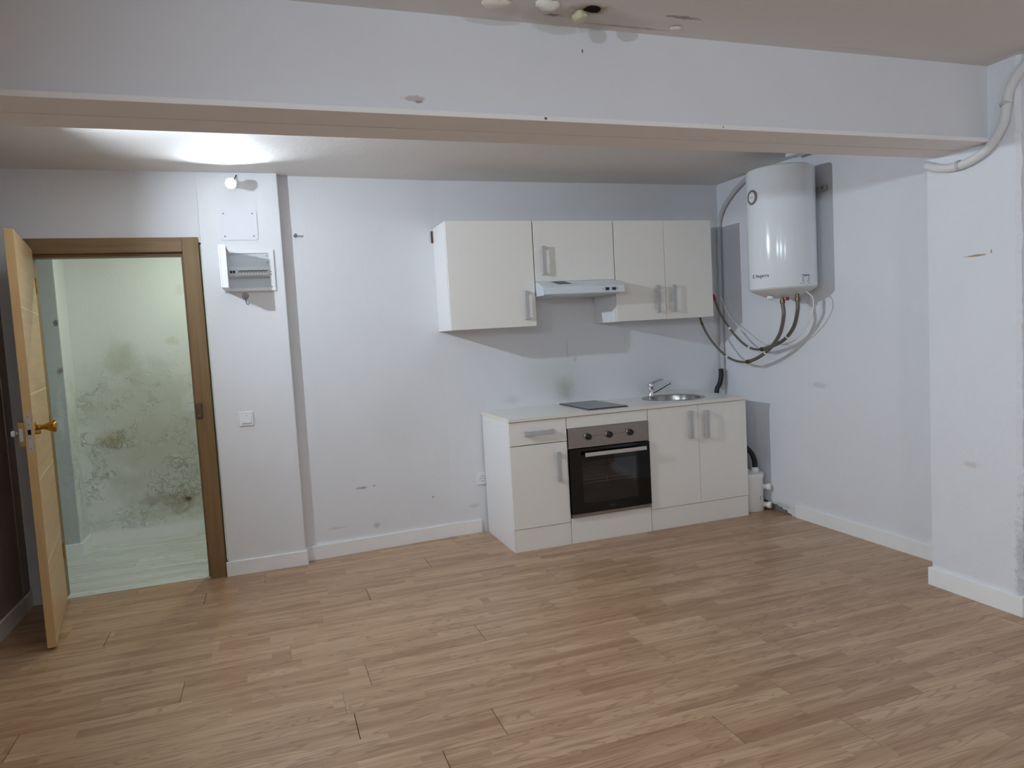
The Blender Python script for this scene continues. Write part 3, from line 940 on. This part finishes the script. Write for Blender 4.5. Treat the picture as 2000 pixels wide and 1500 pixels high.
for i in range(32):
    j = (i + 1) % 32
    bm.faces.new((VO[0][i], VO[0][j], VI[0][j], VI[0][i])).material_index = 0
    bm.faces.new((VO[1][i], VO[1][j], VI[1][j], VI[1][i])).material_index = 1
    bm.faces.new((VO[0][i], VO[0][j], VO[1][j], VO[1][i])).material_index = 1
    bm.faces.new((VI[0][i], VI[0][j], VI[1][j], VI[1][i])).material_index = 1
finish('worktop_panel', bm, ['worktop', 'worktop_edge'], wt)

hb = thing('hob', 'slim dark glass two-zone hob set in the worktop', 'hob', (.735, -.29, WTH))
box('hob_frame', (.588, -.545, WTH + .0003), (.882, -.035, WTH + .006), 'hobframe', hb, .002)
box('hob_glass', (.592, -.541, WTH + .006), (.878, -.039, WTH + .0095), 'hobglass', hb, .0015)
for yy, rr in ((-.41, .09), (-.17, .075)):
    lathe('zone_ring', [(rr, 0), (rr, .0003), (rr - .002, .0003), (rr - .002, 0)], (.735, yy, WTH + .0095), (0, 0, 1), 'greyprint', hb, 40, cap=False)
for xx in (.62, .65):
    lathe('touch_mark', [(0, 0), (.005, 0), (.005, .0003), (0, .0003)], (xx, -.525, WTH + .0095), (0, 0, 1), 'greyprint', hb, 12)

sk = thing('sink', 'round stainless steel sink with a tap deck', 'sink', (SC[0], SC[1], WTH))
bm = bmesh.new()
n = 64
def ring(c, r, z): return [bm.verts.new((c[0] + r * math.cos(2 * math.pi * i / n), c[1] + r * math.sin(2 * math.pi * i / n), z)) for i in range(n)]
rs = [ring(SC, SR, WTH + .0003), ring(SC, SR, WTH + .003), ring(SC, SR - .006, WTH + .006), ring(SC, SR - .012, WTH + .0055),
      ring(BC, BR + .006, WTH + .0045), ring(BC, BR, WTH + .001), ring(BC, BR - .008, WTH - .10), ring(BC, BR - .03, WTH - .135), ring(BC, BR - .09, WTH - .142), ring(BC, .035, WTH - .146)]
for a, b in zip(rs, rs[1:]):
    for i in range(n):
        bm.faces.new((a[i], a[(i + 1) % n], b[(i + 1) % n], b[i]))
bm.faces.new(rs[-1])
finish('basin', bm, 'sinksteel', sk, True)
lathe('drain', [(.033, 0), (.033, .002), (.026, .003), (.018, .001), (0, .001)], (BC[0], BC[1], WTH - .146), (0, 0, 1), 'chrome', sk, 24, cap=False)
lathe('overflow_hole', [(0, 0), (.010, 0), (.010, .001), (0, .001)], (BC[0] + (BR - .004) * math.cos(2.3), BC[1] + (BR - .004) * math.sin(2.3), WTH - .04), (-math.cos(2.3), -math.sin(2.3), 0), 'gap', sk, 16)

TX, TY, TZ = 1.323, -.092, WTH + .0062
fa = thing('faucet', 'chrome single-lever mixer tap on the sink rim', 'faucet', (TX, TY, TZ))
lathe('tap_body', [(0, 0), (.024, 0), (.024, .004), (.022, .008), (.021, .060), (.023, .070), (.024, .086), (.020, .096), (.010, .101), (0, .102)], (TX, TY, TZ), (0, 0, 1), 'chrome', fa, 24)
sd = Vector((.80, -.60, 0)).normalized()
pp = [Vector((TX, TY, TZ + .028)) + sd * .012, Vector((TX, TY, TZ + .050)) + sd * .06, Vector((TX, TY, TZ + .088)) + sd * .125, Vector((TX, TY, TZ + .101)) + sd * .152]
tube('spout', pp, .0115, 'chrome', fa, 14, 6)
lathe('aerator', [(0, -.014), (.012, -.014), (.012, .006), (.010, .009), (0, .009)], tuple(Vector((TX, TY, TZ + .098)) + sd * .158), (0, 0, 1), 'chrome', fa, 18)
ld = Vector((.86, -.50, 0)).normalized()
bm = bmesh.new()
path = spline([Vector((TX, TY, TZ + .092)), Vector((TX, TY, TZ + .106)) + ld * .025, Vector((TX, TY, TZ + .120)) + ld * .062, Vector((TX, TY, TZ + .126)) + ld * .092], 6)
add_tube(bm, path, lambda u: .0125 - .007 * u, 12)
finish('lever', bm, 'chrome', fa, True)

# ---- oven
OX0, OX1 = .4045, .9955
ov = thing('oven', 'built-in oven with black glass door and steel control panel', 'oven', (.7, -.4, .175))
OF = FRY - .018
bm = bmesh.new()
add_box(bm, (OX0, OF + .012, .632), (OX1, FRY + .0165, .7655), .0008)
finish('control_panel', bm, 'steel', ov)
cpn = ov.children[-1]
for x in (.545, .700, .855):
    k = lathe('knob', [(0, 0), (.026, 0), (.026, .004), (.022, .006), (.0215, .010)], (x, OF + .012, .703), (0, -1, 0), 'steel', cpn, 28)
    lathe('knob_cap', [(0, .008), (.020, .008), (.0195, .026), (.017, .029), (0, .029)], (x, OF + .012, .703), (0, -1, 0), 'blackplastic', k, 28, label='black knob')
for xa, xb in ((.580, .655), (.737, .812)):
    box('panel_line', (xa, OF + .0116, .7015), (xb, OF + .0121, .7035), 'darkprint', cpn)
for i in range(4):
    box('panel_mark', (.664 + i * .019, OF + .0116, .676 + (i % 2) * .004), (.672 + i * .019, OF + .0121, .679 + (i % 2) * .004), 'greyplastic', cpn)
WX0, WX1, WZ0, WZ1 = .492, .905, .260, .540
bm = bmesh.new()
DZT = .628
for lo, hi in (((OX0, OF, .198), (WX0, FRY + .012, DZT)), ((WX1, OF, .198), (OX1, FRY + .012, DZT)), ((WX0, OF, .198), (WX1, FRY + .012, WZ0)), ((WX0, OF, WZ1), (WX1, FRY + .012, DZT))):
    add_box(bm, lo, hi)
od = finish('oven_door', bm, 'blackglass', ov, label='black glass oven door')
box('door_window', (WX0 - .0005, OF + .0002, WZ0 - .0005), (WX1 + .0005, OF + .003, WZ1 + .0005), 'pane', od, label='smoked glass window')
hd = bmesh.new()
add_box(hd, (.500, OF - .042, .578), (.952, OF - .032, .604), .003)
for x in (.520, .915):
    add_box(hd, (x, OF - .034, .584), (x + .016, OF + .0003, .598), .001)
finish('door_handle', hd, 'handlesteel', od, label='steel bar handle')
box('bottom_trim', (OX0, OF + .002, .1745), (OX1, FRY + .012, .196), 'steel', ov, .0008)
tb = text_bm('beko', .026)
bmesh.ops.transform(tb, matrix=Matrix.Translation((.70, OF - .0004, .228)) @ Matrix.Rotation(math.pi / 2, 4, 'X'), verts=tb.verts)
finish('brand_lettering', tb, 'dimprint', od)
# cavity as an open box behind the window
bm = bmesh.new()
CX0, CX1, CY0, CY1, CZ0, CZ1 = .47, .93, FRY + .0125, -.12, .235, .575
for q in (((CX0, CY0, CZ0), (CX0, CY1, CZ0), (CX0, CY1, CZ1), (CX0, CY0, CZ1)), ((CX1, CY0, CZ0), (CX1, CY1, CZ0), (CX1, CY1, CZ1), (CX1, CY0, CZ1)),
          ((CX0, CY0, CZ0), (CX1, CY0, CZ0), (CX1, CY1, CZ0), (CX0, CY1, CZ0)), ((CX0, CY0, CZ1), (CX1, CY0, CZ1), (CX1, CY1, CZ1), (CX0, CY1, CZ1)),
          ((CX0, CY1, CZ0), (CX1, CY1, CZ0), (CX1, CY1, CZ1), (CX0, CY1, CZ1))):
    bm.faces.new([bm.verts.new(v) for v in q])
finish('cavity', bm, 'cavity', ov)
bm = bmesh.new()
for i in range(13):
    y = CY0 + .03 + i * .032
    add_tube(bm, [Vector((CX0 + .004, y, .405)), Vector((CX1 - .004, y, .405))], .0016 if i else .0030, 6)
for x in (CX0 + .006, .70, CX1 - .006):
    add_tube(bm, [Vector((x, CY0 + .025, .402)), Vector((x, CY1 - .02, .402))], .0024, 6)
add_tube(bm, [Vector((CX0 + .004, CY0 + .03, .385)), Vector((CX1 - .004, CY0 + .03, .385))], .0026, 6)
for x in (.70, CX1 - .03):
    add_tube(bm, [Vector((x, CY0 + .03, .385)), Vector((x, CY0 + .03, .430))], .0022, 6)
finish('wire_rack', bm, 'rack', ov, True)

# ================================================================== WALL CABINETS
UZ0, UZ1, UZH = 1.4477, 2.1494, 1.7424
UC = UD + .0185
def wall_cab(name, label, x0, x1, z0, z1, doors, group=None):
    t = thing(name, label, 'cabinet', ((x0 + x1) / 2, -.17, z0), group)
    panel_carcass(t, x0 + .0020, x1 - .0020, z0, z1, -.002, UC + .006)
    for xa, xb, hx, hz in doors:
        d = box('door', (xa + .0040, UD, z0 + .001), (xb - .0040, UC - .0005, z1 - .001), 'laminate', t, .001)
        bar_handle(d, hx, UD, hz)
    return t
u1 = wall_cab('wall_cabinet', 'tall single-door white wall cabinet left of the extractor hood', UX, UX + .6, UZ0, UZ1, [(UX, UX + .6, .253, 1.590)])
box('hanging_rail', (UX - .012, -.010, 2.055), (UX - .0005, -.0005, 2.135), 'bronze', u1)
for yy, zz in ((-.03, 2.13), (-.30, 2.135), (-.03, 1.47), (-.30, 1.465)):
    lathe('screw_hole', [(0, 0), (.0025, 0), (.0025, .0004), (0, .0004)], (UX + .001, yy, zz), (-1, 0, 0), 'greyprint', u1, 8)
wall_cab('wall_cabinet', 'short white wall cabinet above the extractor hood', UX + .6, UX + 1.2, UZH, UZ1, [(UX + .6, UX + 1.2, .391, 1.882)])
u3 = wall_cab('wall_cabinet', 'double-door white wall cabinet beside the water heater hoses', UX + 1.2, UX + 2.0, UZ0, UZ1,
              [(UX + 1.2, UX + 1.6 + .0024, 1.2525, 1.594), (UX + 1.6 - .0024, UX + 2.0, 1.382, 1.594)])
for yy, zz in ((-.05, 1.462), (-.12, 1.462), (-.26, 1.462)):
    lathe('screw_hole', [(0, 0), (.0025, 0), (.0025, .0004), (0, .0004)], (UX + 1.201, yy, zz), (-1, 0, 0), 'greyprint', u3, 8)

hd = thing('extractor_hood', 'slim white extractor hood under the short wall cabinet', 'extractor hood', (.62, -.25, 1.645))
HX0, HX1 = UX + .603, UX + 1.197
prism('canopy', [(-.004, UZH - .001), (UD - .010, UZH - .001), (-.470, 1.706), (-.490, 1.694), (-.500, 1.650), (-.494, 1.645), (-.004, 1.645)], 'x', HX0 + .008, HX1 - .004, 'hoodmetal', hd)
prism('end_cap', [(-.004, UZH - .001), (UD - .012, UZH - .001), (-.440, 1.716), (-.478, 1.698), (-.494, 1.668), (-.497, 1.648), (-.490, 1.643), (-.004, 1.643)], 'x', HX0, HX0 + .0075, 'greyplastic', hd)
# louvre slots on the sloping top
p0, p1 = Vector((0, UD - .010, UZH - .001)), Vector((0, -.470, 1.706))
sl = (p1 - p0).normalized(); nm = Vector((0, sl.z, -sl.y)); nm = nm if nm.z > 0 else -nm
for i in range(8):
    x = HX0 + .105 + i * .0130
    bm = bmesh.new()
    a = p0 + sl * .006; b = p0 + sl * .085
    sk_ = .026
    vv = [Vector((x, a.y, a.z)), Vector((x + .0062, a.y, a.z)), Vector((x + .0062 + sk_, b.y, b.z)), Vector((x + sk_, b.y, b.z))]
    lo_ = [bm.verts.new(v + nm * .0002) for v in vv]; hi_ = [bm.verts.new(v + nm * .0009) for v in vv]
    bm.faces.new(lo_); bm.faces.new(hi_)
    for k in range(4):
        bm.faces.new((lo_[k], lo_[(k + 1) % 4], hi_[(k + 1) % 4], hi_[k]))
    finish('louvre_slot', bm, 'gap', hd)
fdir = (Vector((0, -.500, 1.650)) - Vector((0, -.490, 1.694))).normalized()
for x in (HX1 - .150, HX1 - .100):
    b = box('switch', (x, -.4995, 1.660), (x + .030, -.490, 1.682), 'greyprint', hd, .001)
    box('switch_key', (x + .004, -.5010, 1.664), (x + .026, -.4994, 1.678), 'darkprint', b, .0008)
for x in (HX1 - .165, HX1 - .055):
    lathe('print_mark', [(0, 0), (.0035, 0), (.0035, .0006), (0, .0006)], (x, -.4952, 1.671), (0, -1, .2), 'greyprint', hd, 8)
box('filter', (HX0 + .03, -.46, 1.6425), (HX1 - .03, -.05, 1.6449), 'greyplastic', hd)
box('lamp_cover', (HX0 + .06, -.485, 1.6415), (HX0 + .28, -.465, 1.6449), 'whiteplastic', hd, .001)

# ================================================================== WATER HEATER
HC, HR = (1.800, -1.010), .210
HZ0, HZ1 = 1.600, 2.362
wh = thing('water_heater', 'white cylindrical electric water heater hung on the right wall', 'water heater', (HC[0], HC[1], HZ0))
lathe('tank', [(0, HZ1 + .004), (HR - .05, HZ1 + .003), (HR - .014, HZ1), (HR - .004, HZ1 - .006), (HR, HZ1 - .016), (HR, HZ0 + .010), (HR - .002, HZ0 + .002), (HR - .005, HZ0)][::-1], (HC[0], HC[1], 0), (0, 0, 1), 'enamel', wh, 72)
lid = lathe('bottom_lid', [(HR - .004, HZ0), (HR - .006, HZ0 - .006), (HR - .05, HZ0 - .030), (HR - .11, HZ0 - .052), (.05, HZ0 - .062), (0, HZ0 - .064)], (HC[0], HC[1], 0), (0, 0, 1), 'heaterlid', wh, 60, label='grey-white plastic lid')
def on_tank(az, z, dr=0.0):
    return Vector((HC[0] + (HR + dr) * math.cos(az), HC[1] + (HR + dr) * math.sin(az), z))
AZC = math.atan2(-4.83 - HC[1], -1.413 - HC[0])        # azimuth of the side that faces the room
def wrap(bm, az, z0, dr):
    for v in bm.verts:
        a = az + v.co.x / HR
        p = on_tank(a, z0 + v.co.y, dr + v.co.z)
        v.co = p
# thermometer
GA, GZ = AZC - math.radians(53), 2.185
gd = axis_matrix(on_tank(GA, GZ, -.004), (math.cos(GA), math.sin(GA), 0))
bm = bmesh.new(); add_lathe(bm, [(.047, 0), (.047, .007), (.044, .009), (.033, .009), (.032, .006)], 36, gd, False)
gr = finish('dial_ring', bm, 'greyprint', wh, True, label='grey ring of the thermometer dial')
bm = bmesh.new(); add_lathe(bm, [(0, .0065), (.0325, .0065), (.0325, .0055), (0, .0055)], 30, gd, False)
df = finish('dial_face', bm, 'whiteplastic', wh, True)
bm = bmesh.new(); add_box(bm, (-.022, -.0015, .0067), (.018, .0015, .0078)); bmesh.ops.transform(bm, matrix=gd @ Matrix.Rotation(math.radians(-8), 4, 'Z'), verts=bm.verts)
finish('needle', bm, 'red', wh)
# lettering
tb = text_bm('Negarra', .030); wrap(tb, AZC - math.radians(36), 1.682, .0004); finish('brand_lettering', tb, 'darkprint', wh)
bm = bmesh.new(); add_box(bm, (-.009, -.008, 0), (-.004, .012, .0006)); add_box(bm, (-.004, .008, 0), (.006, .012, .0006)); add_box(bm, (-.004, -.008, 0), (.008, -.004, .0006))
wrap(bm, AZC - math.radians(36) - .070 / HR, 1.682, .0004); finish('brand_emblem', bm, 'darkprint', wh)
tb = text_bm('Negarra', .017); wrap(tb, AZC + math.radians(41), 1.668, .0004); finish('label_title', tb, 'darkprint', wh)
bm = bmesh.new()
for i, (a, b) in enumerate(((-.028, .028), (-.028, .026), (-.028, .028), (-.028, .024), (-.028, .020))):
    add_box(bm, (a, -.012 - i * .007, 0), (b, -.0085 - i * .007, .0005))
add_box(bm, (-.048, -.052, 0), (-.010, -.0495, .0005)); add_box(bm, (.012, -.052, 0), (.034, -.0495, .0005))
wrap(bm, AZC + math.radians(41), 1.668, .0004); finish('label_print', bm, 'greyprint', wh)
# lid details
lathe('indicator', [(0, 0), (.008, 0), (.006, .006), (0, .008)], tuple(Vector((HC[0] - .125, HC[1] + .035, HZ0 - .044))), (-.3, 0, -1), 'pinklight', lid, 14, label='pink indicator light')
lathe('thermostat_knob', [(0, 0), (.022, 0), (.020, .014), (.016, .018), (0, .018)], tuple(Vector((HC[0] - .115, HC[1] - .02, HZ0 - .050))), (-.25, 0, -1), 'whiteplastic', lid, 20)
# bracket on the wall
box('wall_bracket', (XR - .028, -1.165, 2.205), (XR - .0005, -1.045, 2.236), 'zinc', wh, .002)
box('bracket_bolt', (XR - .034, -1.160, 2.214), (XR - .027, -1.145, 2.228), 'screwgrey', wh, .001)
P1 = Vector((1.765, -1.045, 1.548)); P2 = Vector((1.815, -1.125, 1.556))
for p, nm_ in ((P1, 'cold_inlet'), (P2, 'hot_outlet')):
    lathe('pipe_stub', [(0, .0), (.012, .0), (.012, -.020), (.016, -.022), (.016, -.044), (.013, -.046), (0, -.046)], tuple(p), (0, 0, 1), 'copper', wh, 16)
box('red_valve', (1.775, -1.075, 1.520), (1.795, -1.060, 1.538), 'red', wh, .003)

# ---- hoses between the heater and the kitchen
def hose(label, pts, split, marks):
    path = spline(pts, 10)
    k = int(len(path) * split)
    t = thing('water_hose', label, 'hose', tuple(path[0]))
    bm = bmesh.new(); add_tube(bm, path[:k + 1], .0125, 12); finish('thick_hose', bm, 'braid', t, True)
    bm = bmesh.new(); add_tube(bm, path[k:], .0085, 12); finish('thin_hose', bm, 'braid', t, True)
    d = path[k + 1] - path[k - 1]
    lathe('coupling', [(0, -.022), (.011, -.022), (.014, -.018), (.014, -.004), (.011, -.003), (.011, .003), (.015, .004), (.015, .018), (.010, .022), (0, .022)], tuple(path[k]), tuple(d), 'copper', t, 14, label='brass coupling')
    for m_ in marks:
        i = int(len(path) * m_)
        d = (path[i + 1] - path[i - 1])
        r_ = .0130 if m_ < split else .0090
        if m_ > .85:
            lathe('coupling', [(0, -.010), (.0105, -.010), (.0105, .010), (0, .010)], tuple(path[i]), tuple(d), 'copper', t, 12)
        else:
            lathe('white_tape', [(r_ - .001, -.010), (r_, -.009), (r_, .009), (r_ - .001, .010)], tuple(path[i]), tuple(d), 'whiteplastic', t, 14, cap=False, label='white tape band')
    return t
h1 = hose('grey braided water hose in the lower of two loops from the heater',
     [P1 + Vector((0, 0, -.044)), (1.766, -1.050, 1.42), (1.800, -.965, 1.30), (1.84, -.80, 1.195), (1.86, -.63, 1.128), (1.85, -.50, 1.106), (1.83, -.35, 1.145), (1.80, -.20, 1.27), (1.775, -.125, 1.40), (1.765, -.105, 1.50)], .50, (.36, .66, .88))
h2 = hose('grey braided water hose in the upper of two loops from the heater',
     [P2 + Vector((0, 0, -.044)), (1.822, -1.115, 1.45), (1.86, -1.03, 1.345), (1.89, -.90, 1.262), (1.90, -.74, 1.212), (1.90, -.60, 1.195), (1.90, -.47, 1.230), (1.90, -.33, 1.325), (1.89, -.20, 1.47), (1.88, -.13, 1.62)], .50, (.30, .62, .80))
tube('red_tape', [(1.883, -.15, 1.575), (1.881, -.135, 1.61)], .012, 'red', h2, 12, straight=True)
pc = tube('power_cable', [(1.850, -1.160, 1.570), (1.872, -1.195, 1.525), (1.885, -1.180, 1.45), (1.915, -1.10, 1.36), (1.945, -.98, 1.275), (1.965, -.84, 1.232), (1.975, -.70, 1.238), (1.98, -.55, 1.232), (1.985, -.40, 1.30), (1.985, -.28, 1.37), (1.99, -.16, 1.47), (1.99, -.075, 1.60)], .0035, 'whiteplastic', None, 8, 8, base=(1.850, -1.160, 1.570))
tag(pc, 'thin white power cable looping along the wall below the heater', 'cable')

# ================================================================== CONDUITS AND PIPES
def clip(parent, loc, axis, r):
    lathe('clip', [(r + .0005, -.007), (r + .0035, -.007), (r + .0035, .007), (r + .0005, .007)], loc, axis, 'conduit_grey', parent, 20, cap=False, label='grey pipe clip')
cd = thing('conduit', 'pale plastic conduit running down the kitchen corner behind the heater', 'conduit', (2.02, -.03, .87))
tube('pipe', [(2.018, -.62, 2.468), (2.018, -.50, 2.462), (2.018, -.36, 2.430), (2.018, -.22, 2.365), (2.018, -.11, 2.285), (2.018, -.055, 2.205), (2.018, -.040, 2.13), (2.018, -.036, 1.9), (2.018, -.032, 1.5), (2.018, -.030, 1.10), (2.018, -.026, .97), (2.018, -.024, .87)], .0165, 'conduit_grey', cd, 16)
clip(cd, (2.018, -.040, 2.128), (0, 0, 1), .0165); clip(cd, (2.018, -.030, 1.147), (0, 0, 1), .0165)
bh = tube('drain_hose', [(1.980, -.060, 1.035), (1.974, -.066, .98), (1.958, -.066, .92), (1.932, -.06, .86), (1.928, -.06, .70)], .0185, 'blackrubber', None, 14, 8, base=(1.995, -.056, 1.1))
tag(bh, 'black rubber hose dropping behind the worktop in the corner', 'hose')
pcn = thing('conduit', 'thick white conduit curving down the pillar and under the beam', 'conduit', (XP - .025, -2.4, 2.1))
tube('pipe', [(XP - .022, -2.78, 2.474), (XP - .022, -2.70, 2.450), (XP - .022, -2.625, 2.405), (XP - .022, -2.575, 2.34), (XP - .022, -2.560, 2.27), (XP - .022, -2.540, 2.19), (XP - .022, -2.475, 2.115), (XP - .022, -2.385, 2.078), (XP - .022, -2.30, 2.072), (XP - .022, -2.225, 2.085), (XP - .014, -2.165, 2.110), (XP + .03, -2.130, 2.125), (XP + .08, -2.120, 2.128)], .0200, 'conduit', pcn, 18)
clip(pcn, (XP - .022, -2.559, 2.285), (0, .15, 1), .0200); clip(pcn, (XP - .022, -2.335, 2.073), (0, 1, 0), .0200)
tr = thing('ceiling_trunking', 'white cable trunking on the ceiling above the water heater', 'trunking', (1.93, -1.25, CH - .02))
box('trunk_body', (1.90, -1.62, CH - .022), (1.985, -.95, CH - .0005), 'whiteplastic', tr, .002)
box('trunk_lid', (1.905, -1.615, CH - .026), (1.980, -.955, CH - .0222), 'whiteplastic', tr, .001)

# ================================================================== WASTE PUMP
PC = (1.915, -.455)
wp = thing('waste_pump', 'small white cylindrical waste pump on the floor beside the sink cabinet', 'pump', (PC[0], PC[1], 0))
lathe('pump_body', [(0, .0005), (.094, .0005), (.096, .004), (.094, .22), (.094, .245)], (PC[0], PC[1], 0), (0, 0, 1), 'pumpwhite', wp, 40)
lathe('pump_lid', [(.094, .244), (.101, .245), (.101, .272), (.096, .280), (.060, .288), (0, .290)], (PC[0], PC[1], 0), (0, 0, 1), 'pumpwhite', wp, 40)
lathe('lid_cap', [(0, .286), (.028, .286), (.028, .304), (.024, .308), (0, .308)], (PC[0] - .035, PC[1] + .01, 0), (0, 0, 1), 'pumpwhite', wp, 20)
sp_ = lathe('hose_spigot', [(0, .282), (.026, .282), (.028, .300), (.024, .318), (0, .318)], (PC[0] + .035, PC[1] - .02, 0), (0, 0, 1), 'whiteplastic', wp, 22)
for z in (.175, .040):
    d = Vector((.55, -.83, 0)).normalized()
    s0 = Vector((PC[0], PC[1], z)) + Vector((.060, -.045, 0))
    s = lathe('side_inlet', [(0, .0), (.019, .0), (.019, .050), (.025, .051), (.025, .074), (.018, .076), (0, .076)], tuple(s0), tuple(d), 'pumpwhite', wp, 24)
bm = bmesh.new(); add_box(bm, (-.020, -.016, 0), (.020, .016, .0008))
a = math.radians(-68)
for v in bm.verts:
    aa = a + v.co.x / .095
    v.co = Vector((PC[0] + (.0951 + v.co.z) * math.cos(aa), PC[1] + (.0951 + v.co.z) * math.sin(aa), .098 + v.co.y))
finish('rating_label', bm, 'greyprint', wp, label='small grey rating label')
pts = [(PC[0] + .035, PC[1] - .02, .316), (PC[0] + .033, PC[1] - .02, .36), (PC[0] + .010, PC[1] - .02, .42), (PC[0] - .040, PC[1] - .015, .475), (PC[0] - .095, PC[1] - .01, .505)]
ph = tube('pump_hose', pts, .0185, 'blackrubber', None, 14, 8, base=pts[0])
tag(ph, 'black rubber hose arching from the waste pump into the cabinet', 'hose')

# ================================================================== CEILING DAMAGE
def lump(name, loc, size, mat, label, cat, seed, group=None, flat=1.0):
    bm = bmesh.new()
    bmesh.ops.create_icosphere(bm, subdivisions=3, radius=1.0)
    for v in bm.verts:
        nz = mnoise.noise(v.co * 1.3 + Vector((seed, 0, 0))) * .32 + mnoise.noise(v.co * 3.7 + Vector((0, seed, 0))) * .12
        v.co = v.co * (1 + nz)
        v.co = Vector((v.co.x * size[0], v.co.y * size[1], v.co.z * size[2])) + Vector(loc)
        v.co.z = min(v.co.z, CH - .0002)
    return tag(finish(name, bm, mat, None, True, base=loc), label, cat, group)
lump('foam_lump', (-.625, -2.590, CH - .004), (.050, .030, .016), 'foam', 'white blob of filler bulging from the ceiling, farthest from the dark hole', 'filler', 1.0, 'filler blobs on the ceiling')
lump('foam_lump', (-.455, -2.612, CH - .004), (.042, .026, .018), 'foam', 'white blob of filler bulging from the ceiling between another blob and the dark hole', 'filler', 4.0, 'filler blobs on the ceiling')
lump('foam_lump', (-.318, -2.560, CH - .006), (.026, .032, .022), 'foam_yellow', 'yellowed blob of foam beside the dark hole in the ceiling', 'filler', 9.0, 'filler blobs on the ceiling')
lump('ceiling_hole', (-.290, -2.605, CH - .001), (.028, .022, .006), 'hole', 'dark rotten hole in the ceiling in front of the beam', 'hole', 6.0)
lump('paint_flake', (.075, -2.540, CH - .006), (.022, .013, .005), 'foam', 'white flake of paint peeling off the ceiling', 'paint flake', 12.0)
